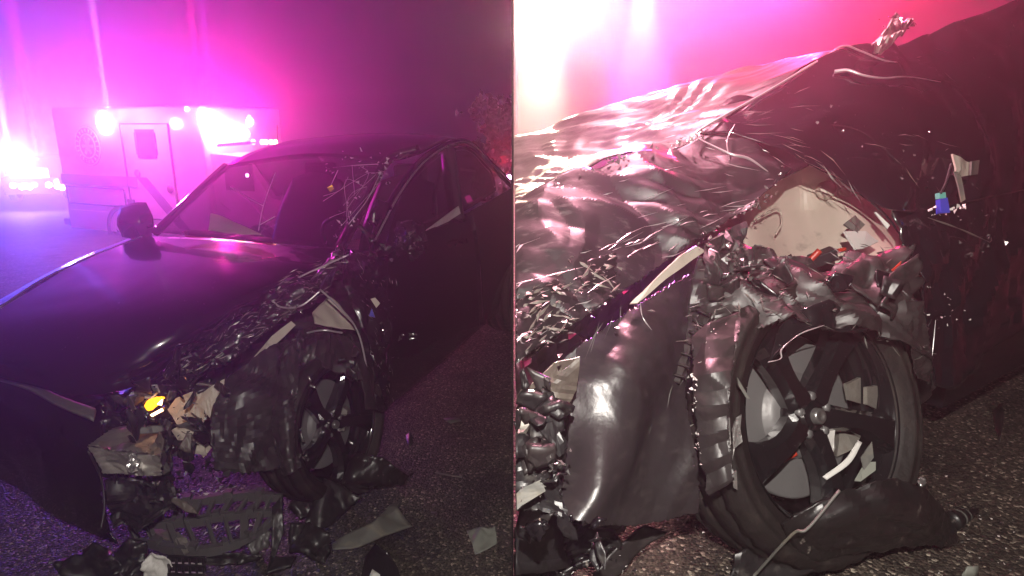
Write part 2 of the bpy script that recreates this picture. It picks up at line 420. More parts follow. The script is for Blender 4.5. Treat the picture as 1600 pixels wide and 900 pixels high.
def wheel(parent, c, axis, up, Rt, Rr, wd, a0, spokemat=RIM, full=True, name='wheel', seed=1, lab=None):
    """tyre, barrel, five spokes, hub cap, lug nuts, brake disc and caliper under one wheel part"""
    axis = Vector(axis).normalized(); up = Vector(up); c = Vector(c)
    x = (up-axis*up.dot(axis)).normalized(); y = axis.cross(x)
    h = wd/2
    prof = [(Rr*.985, -h*.2), (Rr*1.02, h*.80), (Rr*1.07, h*.98), (Rr*1.16, h*1.06), (Rr*1.17, h*1.09), (Rr*1.20, h*1.07), (Rt*.90, h*1.06), (Rt*.905, h*1.08), (Rt*.93, h*1.04), (Rt*.97, h*.92), (Rt*.99, h*.78),
            (Rt, h*.62), (Rt*.975, h*.60), (Rt*.975, h*.54), (Rt, h*.52), (Rt*1.002, h*.1), (Rt*.976, h*.08), (Rt*.976, -h*.02), (Rt*1.002, -h*.04), (Rt, -h*.5), (Rt*.976, -h*.52), (Rt*.976, -h*.58), (Rt, -h*.6), (Rt*.96, -h*.95), (Rr*1.1, -h), (Rr, -h*.8)]
    def lug(a, r, hh):
        if r > Rt*.965: return r-(.0045 if (int(a*30/math.pi*1.2) % 2 and abs(hh) > h*.3) else 0)
        return r
    hubv, hubf = lathe_geo([(.001, h*.62), (Rr*.12, h*.6), (Rr*.2, h*.5), (Rr*.27, h*.28), (Rr*.27, 0)], c, axis, x, 30)
    wh = mk(name, hubv, hubf, spokemat, parent, True, label=lab)      # the spider's centre carries the rest
    lathe('tyre', prof, c, axis, x, RUBBER, wh, 144, lug)
    lathe('rim_barrel', [(Rr*1.03, h*.92), (Rr*1.04, h*.84), (Rr*.985, h*.78), (Rr*.95, h*.62), (Rr*.93, h*.2), (Rr*.90, -h*.2), (Rr*.90, -h*.8)], c, axis, x, spokemat, wh, 72)
    for k in range(5):
        an = math.radians(a0+72*k); d = -y*math.cos(an)*1.0+x*math.sin(an); e = axis.cross(d)
        V = []; Fc = []; N = 9
        for i in range(N):
            t = i/(N-1); r = Rr*(.14+.83*t); ww = Rr*(.17-.07*math.sin(t*math.pi)+.05*t*t); z0 = h*(.55+.30*math.sin(t*math.pi*.5))
            tw = e*(Rr*.05*math.sin(t*math.pi))
            p = c+d*r+tw
            V += [p+e*ww+axis*(z0-.018), p+e*ww*.62+axis*(z0+.004), p-e*ww*.62+axis*(z0+.004), p-e*ww+axis*(z0-.018), p-e*ww*.8+axis*(z0-.05), p+e*ww*.8+axis*(z0-.05)]
        for i in range(N-1):
            for q in range(6): Fc.append((i*6+q, i*6+(q+1) % 6, (i+1)*6+(q+1) % 6, (i+1)*6+q))
        Fc += [tuple(range(6)), tuple(range((N-1)*6, N*6))]
        mk('spoke', V, Fc, spokemat, wh, False)
    if full:
        lathe('hub_cap', [(.0005, h*.73), (Rr*.03, h*.73), (Rr*.034, h*.75), (Rr*.064, h*.75), (Rr*.075, h*.72), (Rr*.08, h*.58)], c, axis, x, HUB, wh, 24)
        for k in range(5):
            an = math.radians(a0+36+72*k); p = c+(-y*math.cos(an)+x*math.sin(an))*Rr*.19
            lathe('lug_nut', [(.0005, h*.62), (.009, h*.62), (.011, h*.56), (.011, h*.4)], p, axis, x, DISC, wh, 6)
        lathe('brake_disc', [(Rr*.2, .018), (Rr*.40, .018), (Rr*.42, .0)]+[(Rr*(.44+.02*k), .0012*(k % 2)) for k in range(18)]+[(Rr*.80, .0), (Rr*.80, -.02)], c, axis, x, DISC, wh, 64)
    return wh

# ================================================================== SETTING
SIDE = 'N'
def lot(name, x0, x1, zf, m, ny=60, nx=24, ymax=120):
    ys = [-1.5+ (ymax+1.5)*(i/ny)**2 for i in range(ny+1)]; xs = [x0+(x1-x0)*j/nx for j in range(nx+1)]
    V = [(x, y, zf(x, y)) for y in ys for x in xs]; k = nx+1
    Fc = [(i*k+j, i*k+j+1, (i+1)*k+j+1, (i+1)*k+j) for i in range(ny) for j in range(nx)]
    me = bpy.data.meshes.new(name); me.from_pydata(V, [], Fc); me.materials.append(m)
    for p in me.polygons: p.use_smooth = True
    o = bpy.data.objects.new(name, me); COL.objects.link(o); o['kind'] = 'structure'
    return o
def zl(x, y):
    t = max(0, y-5.2); return -.088*t*t/(t+2.0)
ZR = .68
lot('road', -60, -.0006, zl, ASPH_L)
lot('ground', .0026, 60, lambda x, y: ZR+(noise.noise(Vector((x*.8, y*.8, 3)))*.006), ASPH_R, 70, 40)
V, Fc = box_geo((.001, 20.95, 1.6), (.0014, 0, 0), (0, 20.05, 0), (0, 0, 5.3))  # added board that keeps the light of the two views apart
tag(mk('divider_panel', V, Fc, PANEL, None, False), 'thin black upright added divider panel separating the two crash views', 'panel')

# ================================================================== LEFT VIEW: wrecked car
SIDE = 'L'
YAW, CX, CY = .375, -1.707, 3.037
FD = Vector((-math.sin(YAW), -math.cos(YAW), 0)); LD = Vector((math.cos(YAW), -math.sin(YAW), 0)); ZD = Vector((0, 0, 1))
def car(u, v, z): return Vector((CX, CY, 0))+FD*u+LD*v+ZD*z
def s_(px, py, v):                                              # point on the plane v metres left of the car's centre line
    r = ray(px, py); p0 = car(0, v, 0); return CAM+r*((p0-CAM).dot(LD)/r.dot(LD))
T = thing('wrecked_sedan', 'black sedan with its front corner torn open, parked before the ambulance', 'car', (CX, CY, 0))
hood = patch('hood', [
    [z_(222, 369, .97), z_(330, 373, .99), z_(430, 381, .99), z_(548, 393, .97)],
    [z_(120, 410, .93), z_(255, 418, .97), z_(400, 424, .97), z_(525, 420, .93)],
    [z_(10, 474, .86), z_(165, 488, .91), z_(315, 490, .91), z_(448, 456, .88)],
    [z_(-85, 530, .78), z_(85, 556, .80), z_(235, 560, .79), z_(335, 515, .80)],
    [z_(-110, 566, .70), z_(40, 600, .69), z_(118, 618, .68), z_(215, 604, .70)]],
    PAINT, T, (60, 60), .018, 3.2, 3, .004, wfun=lambda s, t: max(0, (t-.62)/.38)**1.5*2.2+.12)
patch('fender', [[z_(222, 369, .97), z_(120, 410, .93), z_(10, 474, .86), z_(-85, 530, .78)],
                 [z_(205, 371, .93), z_(100, 414, .885), z_(-12, 474, .82), z_(-105, 530, .74)],
                 [z_(192, 385, .86), z_(90, 424, .80), z_(-22, 486, .72), z_(-115, 545, .64)]], PAINT, T, (12, 40), .004, 3, 5, .003)
tube('hood_edge_glint', [z_(222, 369, .972), z_(120, 410, .932), z_(60, 440, .90), z_(0, 480, .855)], .004, TUBE, T, 6, 40)  # highlight on the rounded hood edge, built as a pale tube
patch('front_bumper', [[z_(-120, 556, .67), z_(0, 578, .67), z_(80, 604, .66), z_(165, 622, .655)],
                       [z_(-130, 620, .55), z_(0, 640, .54), z_(85, 680, .52), z_(162, 690, .50)],
                       [z_(-140, 690, .36), z_(0, 705, .34), z_(85, 752, .32), z_(165, 775, .30)],
                       [z_(-150, 725, .16), z_(0, 748, .13), z_(85, 806, .12), z_(185, 850, .10)]],
      PAINT, T, (36, 36), .012, 5, 8, .004, jag=.8, edges='r')
patch('nose_trim', [[z_(-60, 566, .665), z_(30, 588, .66), z_(90, 618, .655), z_(150, 640, .645)],
                    [z_(-60, 580, .66), z_(30, 603, .655), z_(90, 634, .645), z_(146, 657, .635)]], SMOKEGREY, T, (5, 24), 0, thick=.012)
# glasshouse
A0, A1, B0, B1 = d_(243, 363, 3.80), d_(527, 387, 3.34), d_(352, 260, 4.45), d_(606, 250, 4.10)
patch('windshield', [[A0, d_(385, 376, 3.42), A1], [d_(300, 305, 4.1), d_(450, 312, 3.85), d_(570, 312, 3.72)], [B0, d_(480, 243, 4.22), B1]], SHIELD, T, (16, 24), .004, 6, 2, .004)
roof = patch('roof', [[B0, d_(480, 243, 4.22), B1, d_(655, 240, 4.15)],
               [d_(400, 236, 4.75), d_(500, 224, 4.6), d_(620, 219, 4.5), d_(690, 223, 4.4)],
               [d_(470, 218, 5.1), d_(560, 210, 5.05), d_(640, 209, 4.95), d_(715, 218, 4.75)],
               [d_(520, 222, 5.6), d_(620, 216, 5.6), d_(700, 216, 5.5), d_(755, 238, 5.2)]], PAINT, T, (24, 24), 0, thick=.01)
tube('passenger_pillar', [A0, d_(300, 308, 4.12), B0], .026, PAINT, T, 8)
tube('driver_pillar', [d_(530, 392, 3.33), d_(570, 316, 3.72), B1, d_(655, 232, 4.15)], .030, CRUSH, T, 8)
rail = [d_(583, 372, 3.32), d_(622, 300, 3.62), d_(662, 250, 3.95), d_(702, 226, 4.25), d_(735, 226, 4.55), d_(772, 262, 4.95), d_(806, 296, 5.3)]
tube('roof_rail', rail, .026, PAINT, T, 8, 50)
tube('window_trim', [p+Vector((.02, -.035, 0)) for p in rail], .006, TUBE, T, 5, 50)
tube('middle_pillar', [d_(700, 232, 4.2), d_(706, 290, 4.12), d_(716, 345, 4.05)], .05, SEAT, T, 6)
belt = [s_(605, 405, .90), s_(655, 364, .91), s_(722, 333, .91), s_(778, 300, .90)]
patch('front_window', [[d_(600, 392, 3.4), d_(655, 362, 3.72), d_(714, 336, 4.02)], [d_(625, 310, 3.6), d_(672, 290, 3.85), d_(708, 280, 4.1)], [d_(655, 262, 3.9), d_(680, 244, 4.05), d_(702, 232, 4.2)]], GLASS, T, (10, 12), 0, thick=.004)
patch('rear_window', [[d_(716, 336, 4.05), d_(745, 318, 4.4), d_(775, 298, 4.8)], [d_(712, 280, 4.15), d_(745, 268, 4.5), d_(772, 278, 4.85)], [d_(706, 232, 4.25), d_(732, 231, 4.5), d_(764, 262, 4.85)]], GLASS, T, (10, 12), 0, thick=.004)
plate('window_reflection', [d_(663, 362, 3.70), d_(716, 322, 3.98), d_(719, 334, 3.98), d_(700, 346, 3.9)], PINKP, T, .01, 0, label='pale plate standing for a reflection in the door glass')  # window reflection built as a pale plate
door = patch('front_door', [[s_(600, 402, .88), s_(655, 366, .90), s_(735, 330, .90)],
                     [s_(604, 470, .94), s_(665, 420, .95), s_(745, 375, .95)],
                     [s_(606, 540, .95), s_(670, 480, .95), s_(750, 425, .95)],
                     [s_(604, 600, .93), s_(672, 540, .93), s_(752, 478, .93)],
                     [s_(600, 640, .88), s_(675, 578, .88), s_(755, 508, .88)]], PAINT, T, (30, 20), .008, 2.5, 4, .01)
V, Fc = tube_geo([s_(712, 384, .965), s_(716, 376, .985), s_(728, 371, .985), s_(730, 379, .965)], .007, 6)
mk('door_handle', V, Fc, PAINT, door)
patch('rear_door', [[s_(736, 329, .90), s_(780, 305, .88), s_(840, 270, .85)], [s_(746, 375, .95), s_(790, 348, .95), s_(850, 310, .93)],
                    [s_(752, 425, .95), s_(795, 396, .95), s_(860, 350, .94)], [s_(756, 508, .88), s_(785, 482, .88), s_(850, 430, .88)]], PAINT, T, (24, 16), 0, thick=.01)
wheel(T, s_(795, 452, .84), LD, ZD, .335, .235, .22, 10, full=False, name='rear_wheel')
# cabin
box('dashboard', car(-.75, 0, .86), FD*.16, LD*.66, ZD*.07, SEAT, T, .04)
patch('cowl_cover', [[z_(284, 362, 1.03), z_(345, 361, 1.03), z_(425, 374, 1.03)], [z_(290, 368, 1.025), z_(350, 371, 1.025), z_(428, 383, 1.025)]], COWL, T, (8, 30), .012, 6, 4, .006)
plate('airbag_sheet', [d_(326, 360, 3.50), d_(330, 334, 3.62), d_(352, 340, 3.58), d_(408, 366, 3.40), d_(380, 366, 3.42)], BEIGE, T, .006, .006, label='pale triangular sheet standing behind the windshield')
for yy, uu in ((.38, -1.5), (-.38, -1.5)):
    st = patch('seat', [[car(uu-.25, yy-.2, 1.22), car(uu-.22, yy, 1.27), car(uu-.25, yy+.2, 1.22)], [car(uu-.12, yy-.26, .95), car(uu-.06, yy, .97), car(uu-.12, yy+.26, .95)], [car(uu+.05, yy-.25, .6), car(uu+.1, yy, .6), car(uu+.05, yy+.25, .6)]], SEAT, T, (16, 12), 0, thick=.12)
    box('headrest', car(uu-.26, yy, 1.30), FD*.05, LD*.12, ZD*.07, SEAT, st, .03)
sw = [car(-.98, .38, .95)+(LD*math.cos(a)+(ZD*.9+FD*.35)*math.sin(a))*.17 for a in [i*math.pi/10 for i in range(21)]]
tube('steering_wheel', sw, .014, SEAT, T, 6, 60)
plate('glowing_yellow_tag', [d_(511, 293, 3.9), d_(519, 289, 3.9), d_(522, 295, 3.9), d_(516, 300, 3.9)], YELL, T, .004, 0, cuts=0)
tube('rear_seat_belt', [d_(676, 334, 4.1), d_(680, 300, 4.2), d_(690, 262, 4.3)], .012, SMOKEGREY, T)
plate('interior_lamp', [d_(718, 262, 4.7), d_(742, 266, 4.7), d_(744, 269, 4.7), d_(720, 267, 4.7)], WHITE, T, .004, 0, cuts=0)
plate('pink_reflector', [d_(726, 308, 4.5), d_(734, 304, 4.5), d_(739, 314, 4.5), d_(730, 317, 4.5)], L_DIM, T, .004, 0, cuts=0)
# cracks run across the windshield
cr = [[(430, 270, 4.02), (412, 320, 3.72), (404, 360, 3.5)], [(360, 292, 4.12), (385, 308, 3.95), (412, 322, 3.7)], [(405, 352, 3.55), (430, 338, 3.62)], [(345, 318, 4.02), (358, 328, 3.95)],
      [(520, 262, 4.1), (560, 258, 4.08), (600, 256, 4.05)], [(528, 266, 4.05), (516, 292, 3.92)], [(598, 262, 4.02), (575, 310, 3.72), (545, 350, 3.5)]]
mk('glass_crack', *join_geo([tube_geo([d_(a, b, c-.02) for a, b, c in l], .0028, 4, 14) for l in cr]), GLASSCRK, T, kind='stuff')
chips('glass_chips', [d_(520, 262, 4.05), d_(600, 255, 4.0), d_(560, 330, 3.6), d_(530, 370, 3.35)], 70, .012, GLASSCRK, T, .07, 5)
mk('crack_web', *join_geo([tube_geo([d_(R.uniform(540, 610), R.uniform(252, 300), 3.86), d_(R.uniform(530, 600), R.uniform(270, 330), 3.74), d_(R.uniform(500, 580), R.uniform(300, 370), 3.46)], 0.0011, 4, 10) for _ in range(9)]), GLASSCRK, T, kind='stuff')
# mirrors
mr = thing  # (mirrors stay parts of the car)
pm = patch('passenger_mirror', [[d_(196, 332, 4.02), d_(212, 327, 3.98), d_(232, 326, 3.98)], [d_(194, 348, 3.9), d_(213, 346, 3.84), d_(234, 345, 3.9)], [d_(198, 362, 3.98), d_(214, 364, 3.95), d_(232, 362, 4.0)]], PAINT, T, (10, 10), 0, thick=.09)
tube('mirror_edge', [d_(199, 356, 3.86), d_(195, 346, 3.84), d_(198, 336, 3.88)], .006, TUBE, pm)
dm = patch('driver_mirror', [[d_(622, 352, 3.2), d_(640, 344, 3.12), d_(662, 350, 3.15)], [d_(618, 375, 3.12), d_(640, 372, 3.02), d_(666, 372, 3.1)], [d_(622, 398, 3.2), d_(642, 404, 3.14), d_(660, 394, 3.2)]], CRUSH, T, (20, 20), .05, 16, 3, .03, jag=.9, label='smashed mirror hanging beside the door')
chips('mirror_shards', [d_(620, 360, 3.05), d_(640, 375, 3.0), d_(660, 390, 3.05)], 45, .012, SILVER, dm, .03, 8)
plate('torn_pillar_plate', [d_(575, 345, 3.25), d_(590, 308, 3.45), d_(612, 318, 3.4), d_(600, 340, 3.3), d_(584, 350, 3.22)], CRUSH, T, .008, .03, 18, 3, 3)
# driver-side front: torn fender, structure and wheel
patch('crumpled_fender', [[z_(548, 393, .97), d_(580, 400, 3.2), d_(604, 402, 3.28)],
                 [d_(535, 425, 3.05), d_(575, 440, 3.1), d_(606, 450, 3.2)],
                 [d_(545, 470, 3.0), d_(580, 490, 3.05), d_(607, 505, 3.2)],
                 [d_(575, 540, 2.98), d_(592, 555, 3.05), d_(608, 565, 3.2)],
                 [d_(584, 600, 2.98), d_(594, 608, 3.05), d_(606, 612, 3.2)],
                 [d_(582, 640, 3.0), d_(594, 645, 3.05), d_(604, 640, 3.2)]], CRUSH, T, (46, 18), .05, 7, 4, .004, jag=.7, edges='l')
patch('torn_hood_fold', [[z_(540, 396, .98), z_(490, 418, .96), z_(420, 452, .92), z_(335, 505, .86), z_(245, 580, .76)],
                    [d_(530, 432, 2.95), d_(478, 440, 2.92), d_(415, 472, 2.85), d_(340, 528, 2.75), d_(262, 590, 2.62)],
                    [d_(505, 455, 2.88), d_(460, 462, 2.84), d_(410, 490, 2.76), d_(345, 548, 2.66), d_(275, 602, 2.55)],
                    [d_(492, 478, 2.88), d_(455, 492, 2.84), d_(415, 520, 2.76), d_(352, 572, 2.64), d_(258, 618, 2.5)]],
      SCRAPE, T, (60, 100), .10, 5.2, 6, .004, jag=1.2, edges='b')
chips('paint_flakes', [d_(290, 590, 2.55), d_(340, 555, 2.62), d_(420, 500, 2.72), d_(490, 462, 2.82)], 60, .010, SILVER, T, .035, 11)
for i, l in enumerate(([(545, 398, 3.05), (470, 432, 2.95), (400, 470, 2.85), (300, 525, 2.72), (225, 560, 2.66), (218, 590, 2.6)], [(500, 455, 2.8), (470, 478, 2.78), (440, 480, 2.78), (425, 470, 2.78)],
           [(150, 610, 2.6), (215, 590, 2.6), (300, 555, 2.66)], [(500, 452, 2.82), (530, 480, 2.86), (556, 512, 2.9), (570, 560, 2.92), (580, 638, 2.95)], [(480, 520, 2.78), (505, 516, 2.76), (535, 520, 2.8)])):
    V, Fc = tube_geo([d_(*p) for p in l], .0045, 5, 40); mk('glint_crease', V, Fc, TUBE if i != 2 else SMOKEGREY, T)  # glints along folded edges, built as thin tubes
plate('strut_tower_panel', [d_(488, 488, 3.05), d_(512, 464, 3.15), d_(530, 478, 3.15), d_(552, 508, 3.12), d_(556, 516, 3.1), d_(520, 512, 3.05), d_(492, 505, 3.0)], BEIGE, T, .006, .012, 9, 3, 3, True)
plate('beige_flange', [d_(395, 560, 2.76), d_(425, 525, 2.8), d_(455, 502, 2.85), d_(462, 508, 2.85), d_(440, 530, 2.8), d_(405, 562, 2.75)], BEIGE, T, .004, .004)
patch('wheel_arch_liner', [[d_(355, 588, 2.5), d_(400, 555, 2.62), d_(440, 530, 2.72), d_(470, 525, 2.8)],
                     [d_(330, 640, 2.42), d_(375, 620, 2.48), d_(420, 600, 2.55), d_(455, 590, 2.65)],
                     [d_(328, 690, 2.38), d_(370, 690, 2.42), d_(415, 680, 2.5), d_(450, 665, 2.6)],
                     [d_(335, 735, 2.38), d_(375, 742, 2.42), d_(420, 738, 2.5), d_(458, 725, 2.6)]], LINER, T, (34, 34), .06, 5, 4, .004, jag=.6)
patch('upper_liner', [[d_(462, 512, 2.82), d_(500, 510, 2.86), d_(545, 522, 2.92)], [d_(452, 545, 2.72), d_(500, 540, 2.74), d_(562, 555, 2.86)], [d_(450, 590, 2.68), d_(490, 575, 2.68), d_(570, 600, 2.84)]], LINER, T, (24, 30), .05, 8, 9, .004, jag=1)
patch('rear_liner', [[d_(545, 522, 2.9), d_(568, 560, 2.92)], [d_(562, 580, 2.86), d_(580, 600, 2.92)], [d_(572, 640, 2.88), d_(590, 640, 2.95)]], LINER, T, (20, 8), .02, 8, 2, .004)
wh = wheel(T, d_(505, 662, 2.86), LD+Vector((-.05, 0, .12)), ZD, .335, .245, .21, -92, name='front_wheel')
plate('tyre_shred', [d_(436, 560, 2.62), d_(452, 552, 2.66), d_(462, 600, 2.66), d_(456, 660, 2.62), d_(470, 720, 2.6), d_(452, 730, 2.58), d_(440, 690, 2.58), d_(446, 640, 2.6), d_(430, 600, 2.6)], RUBBER, T, .012, .02, 9, 4, 3, True)
plate('brake_caliper', [d_(530, 630, 2.95), d_(545, 640, 2.95), d_(540, 672, 2.95), d_(527, 668, 2.95)], GREY, T, .05, 0, cuts=0)
V, Fc = join_geo([tube_geo([d_(a, b, 2.62), d_(c, e, 2.62)], .006, 4, 4) for a, b, c, e in ((462, 640, 470, 652), (470, 652, 468, 670), (468, 672, 474, 690), (484, 602, 494, 606), (482, 588, 486, 596), (546, 690, 552, 694))])
mk('rim_nick', V, Fc, SILVER, T, kind='stuff')
# crash structure
def hexbox(name, P, m, parent, label=None):                         # eight corner points, front four then back four
    return mk(name, P, [(0, 1, 2, 3), (7, 6, 5, 4), (0, 4, 5, 1), (1, 5, 6, 2), (2, 6, 7, 3), (3, 7, 4, 0)], m, parent, False, label=label)
cb = hexbox('crash_beam', [d_(136, 697, 2.30), d_(252, 716, 2.24), d_(250, 742, 2.25), d_(160, 738, 2.30), d_(190, 664, 2.5), d_(262, 672, 2.48), d_(268, 706, 2.5), d_(195, 700, 2.55)], GREY, T, 'dusty grey box beam stub behind the missing headlight')
patch('beam_face', [[d_(134, 694, 2.27), d_(190, 706, 2.24), d_(254, 714, 2.21)], [d_(150, 720, 2.26), d_(200, 728, 2.25), d_(252, 730, 2.22)], [d_(162, 740, 2.27), d_(205, 744, 2.24), d_(250, 745, 2.22)]], GREY, cb, (20, 34), .035, 9, 17, .003, jag=1.2)
patch('beam_top', [[d_(190, 662, 2.48), d_(225, 664, 2.47), d_(264, 670, 2.45)], [d_(160, 680, 2.37), d_(205, 686, 2.35), d_(260, 692, 2.33)], [d_(134, 694, 2.27), d_(190, 706, 2.24), d_(254, 714, 2.21)]], GREY, cb, (24, 34), .018, 8, 18, .003, jag=.8)
b = cb.modifiers.new('edges', 'BEVEL'); b.width = .008; b.segments = 2
for px, py in ((157, 695), (179, 698), (210, 678)):
    lathe('bolt_head', [(.0005, .016), (.009, .016), (.012, .008), (.012, 0)], d_(px, py, 2.36 if py > 690 else 2.43), (0, -.4, .9), (1, 0, 0), SILVER, cb, 8)
plate('torn_beam_lip', [d_(198, 712, 2.22), d_(212, 704, 2.22), d_(216, 722, 2.2), d_(206, 740, 2.2), d_(196, 736, 2.2)], SILVER, cb, .006, .02, 30, 2, 3)
plate('headlamp_cover', [d_(202, 620, 2.46), d_(210, 610, 2.5), d_(246, 602, 2.52), d_(250, 612, 2.48), d_(236, 621, 2.44)], WHITE, T, .008, .006, 16, 1, 2)
lamp1 = patch('headlamp_housing', [[d_(205, 622, 2.5), d_(235, 616, 2.55), d_(265, 612, 2.55)], [d_(205, 645, 2.52), d_(238, 642, 2.58), d_(268, 640, 2.55)], [d_(212, 664, 2.52), d_(240, 662, 2.56), d_(262, 660, 2.52)]], PLAST, T, (16, 16), .03, 12, 3, .004, jag=.8)
plate('turn_signal', [d_(222, 643, 2.44), d_(232, 625, 2.46), d_(246, 620, 2.46), d_(257, 621, 2.45), d_(245, 632, 2.44), d_(236, 640, 2.43)], AMBER, lamp1, .01, .008, 30, 2, 2, label='amber turn signal still lit')
plate('signal_bulb', [d_(246, 632, 2.41), d_(254, 624, 2.42), d_(252, 633, 2.41)], AMBERW, lamp1, .01, 0, cuts=0)
plate('signal_bulb', [d_(235, 648, 2.4), d_(253, 638, 2.41), d_(255, 642, 2.41), d_(238, 651, 2.4)], AMBERW, lamp1, .01, 0, cuts=0)
plate('headlamp_strip', [d_(200, 660, 2.4), d_(206, 635, 2.42), d_(216, 652, 2.4), d_(220, 664, 2.38)], BEIGE, lamp1, .004, .004)
for i, q in enumerate(([(262, 640), (275, 622), (300, 612), (325, 606), (330, 640), (312, 668), (330, 700), (318, 715), (300, 690), (280, 668)],
          [(300, 625), (335, 600), (350, 592), (345, 625), (332, 655), (318, 640)], [(268, 672), (290, 660), (318, 690), (322, 712), (300, 708), (280, 692)])):
    plate('inner_fender_sheet', [d_(a, b, 2.5-.02*i) for a, b in q], BEIGE, T, .004, .012, 9, 3+i, 3)
for i, q in enumerate(([(258, 655), (268, 662), (262, 700), (250, 735), (240, 728), (252, 690)], [(280, 690), (305, 690), (300, 720), (282, 716)], [(285, 650), (310, 656), (325, 675), (300, 664)])):
    plate('black_bracket', [d_(a, b, 2.36) for a, b in q], PLAST, T, .02, .015, 16, i+2, 2)
chips('structure_crumbs', [d_(250, 690, 2.35), d_(270, 720, 2.4), d_(300, 740, 2.45), d_(330, 730, 2.35)], 70, .014, PLAST, T, .05, 21)
chips('bright_crumbs', [d_(255, 690, 2.3), d_(300, 650, 2.36), d_(340, 620, 2.4)], 40, .008, SILVER, T, .05, 22)
patch('bumper_core', [[d_(160, 745, 2.35), d_(215, 742, 2.4), d_(270, 735, 2.45)], [d_(165, 785, 2.28), d_(220, 790, 2.35), d_(280, 775, 2.42)], [d_(175, 830, 2.18), d_(225, 820, 2.26), d_(280, 800, 2.4)]], PLAST, T, (20, 26), .06, 9, 5, .004, jag=1)
tube('dangling_wire', [d_(138, 705, 2.24), d_(158, 748, 2.2), d_(163, 790, 2.17), d_(158, 826, 2.14)], .004, PLAST, T, 5)
patch('inner_structure', [[d_(200, 600, 2.95), d_(300, 545, 3.05), d_(400, 470, 3.15), d_(520, 440, 3.3), d_(590, 440, 3.4)],
                          [d_(205, 650, 2.75), d_(300, 620, 2.9), d_(400, 560, 3.1), d_(520, 560, 3.3), d_(590, 560, 3.4)],
                          [d_(250, 720, 2.6), d_(320, 700, 2.75), d_(400, 690, 3.0), d_(520, 690, 3.3), d_(590, 640, 3.4)]], PLAST, T, (24, 30), .08, 6, 5, .004)
patch('radiator_support', [[d_(40, 585, 2.65), d_(150, 610, 2.68), d_(262, 600, 2.72)], [d_(50, 640, 2.58), d_(155, 655, 2.6), d_(265, 650, 2.68)], [d_(60, 710, 2.5), d_(160, 745, 2.5), d_(270, 730, 2.6)]], PLAST, T, (24, 24), .06, 9, 5, .004)
# surviving bits behind the wheel
plate('blue_connector', [d_(577, 494, 2.95), d_(581, 482, 2.96), d_(586, 496, 2.95)], BLUEP, T, .012, 0, cuts=0)
plate('cream_bracket', [d_(579, 467, 2.96), d_(586, 465, 2.96), d_(594, 474, 2.96), d_(588, 481, 2.96)], BEIGE, T, .006, 0, cuts=0)
chips('fender_flakes', [d_(578, 470, 2.93), d_(592, 500, 2.95), d_(600, 530, 2.98), d_(590, 580, 2.93)], 26, .008, SILVER, T, .02, 31)
chips('door_flakes', [d_(628, 523, 3.25), d_(650, 522, 3.3)], 9, .012, SILVER, T, .012, 32)
chips('cowl_flakes', [d_(520, 400, 3.0), d_(560, 405, 3.05), d_(620, 385, 3.1)], 40, .012, SILVER, T, .03, 33)

clutter(T, 54, [(165, 600, 330, 720, 2.30, 2.52), (170, 720, 300, 790, 2.28, 2.45), (300, 560, 350, 700, 2.40, 2.55), (180, 640, 260, 740, 2.28, 2.4)], .06, [PLAST, PLAST, CRUSH, SMOKEGREY, DULL], 5)
clutter(T, 22, [(150, 615, 270, 660, 2.42, 2.52), (440, 540, 560, 590, 2.64, 2.78)], .04, [PLAST, CRUSH, LINER], 6)
scratches('paint_scratch', [[d_(540, 396, 3.05), d_(420, 452, 2.9), d_(335, 505, 2.8), d_(245, 580, 2.66)], [d_(530, 432, 2.92), d_(415, 472, 2.82), d_(340, 528, 2.72), d_(262, 590, 2.6)], [d_(492, 478, 2.84), d_(415, 520, 2.74), d_(352, 572, 2.62), d_(258, 618, 2.48)]], 150, GREY, T, .045, .005, 3, 0, .4, None, .02)
scratches('paint_scratch', [[d_(545, 400, 3.0), d_(604, 402, 3.2)], [d_(560, 500, 2.95), d_(606, 500, 3.15)], [d_(584, 640, 2.95), d_(604, 640, 3.15)]], 40, GREY, T, .03, .003, 4, .8, .6, None, .03)
patch('torn_liner', [[d_(428, 570, 2.62), d_(452, 540, 2.66), d_(478, 520, 2.72)], [d_(425, 640, 2.55), d_(445, 630, 2.52), d_(466, 610, 2.56)], [d_(430, 700, 2.52), d_(448, 695, 2.48), d_(462, 680, 2.5)], [d_(440, 745, 2.5), d_(455, 740, 2.46), d_(474, 728, 2.5)]], LINER, T, (50, 20), .035, 8, 14, .004, jag=1.6, edges='lr')
chips('rim_flakes', [d_(462, 640, 2.46), d_(468, 690, 2.46), d_(478, 720, 2.48)], 18, .008, SILVER, T, .008, 82)
# ------------------------------------------------------------------ LEFT debris on the road
def g_(px, py, dz=0): return z_(px, py, dz)
fr = thing('bumper_lattice', 'black slotted bumper carrier lying broken below the torn front corner', 'car debris', g_(310, 815))
def bar(P, hw, hh, m, parent, name='rib'):
    a, b = Vector(P[0]), Vector(P[1]); t = (b-a); c = (a+b)/2; s = t.normalized().cross(ZD).normalized()
    return box(name, c, t/2, s*hw, ZD*hh, m, parent, .003)
rails = [[(205, 790), (290, 785), (380, 775), (440, 778)], [(205, 820), (280, 818), (360, 806), (435, 800)], [(215, 845), (300, 862), (370, 850), (410, 828)]]
for i, l in enumerate(rails):
    P = spline([g_(a, b, .15-.035*i) for a, b in l], 14); geo = []
    for k in range(13):
        t_ = (P[k+1]-P[k]); sd = t_.normalized().cross(ZD).normalized()
        geo.append(box_geo((P[k]+P[k+1])/2, t_*.54, sd*R.uniform(.008, .013), ZD*R.uniform(.012, .02)))
        if k % 3 == 1: geo.append(box_geo((P[k]+P[k+1])/2+ZD*.02, t_*.3, sd*.016, ZD*.012))
    mk('lattice_rail', *join_geo(geo), LATT, fr, False)
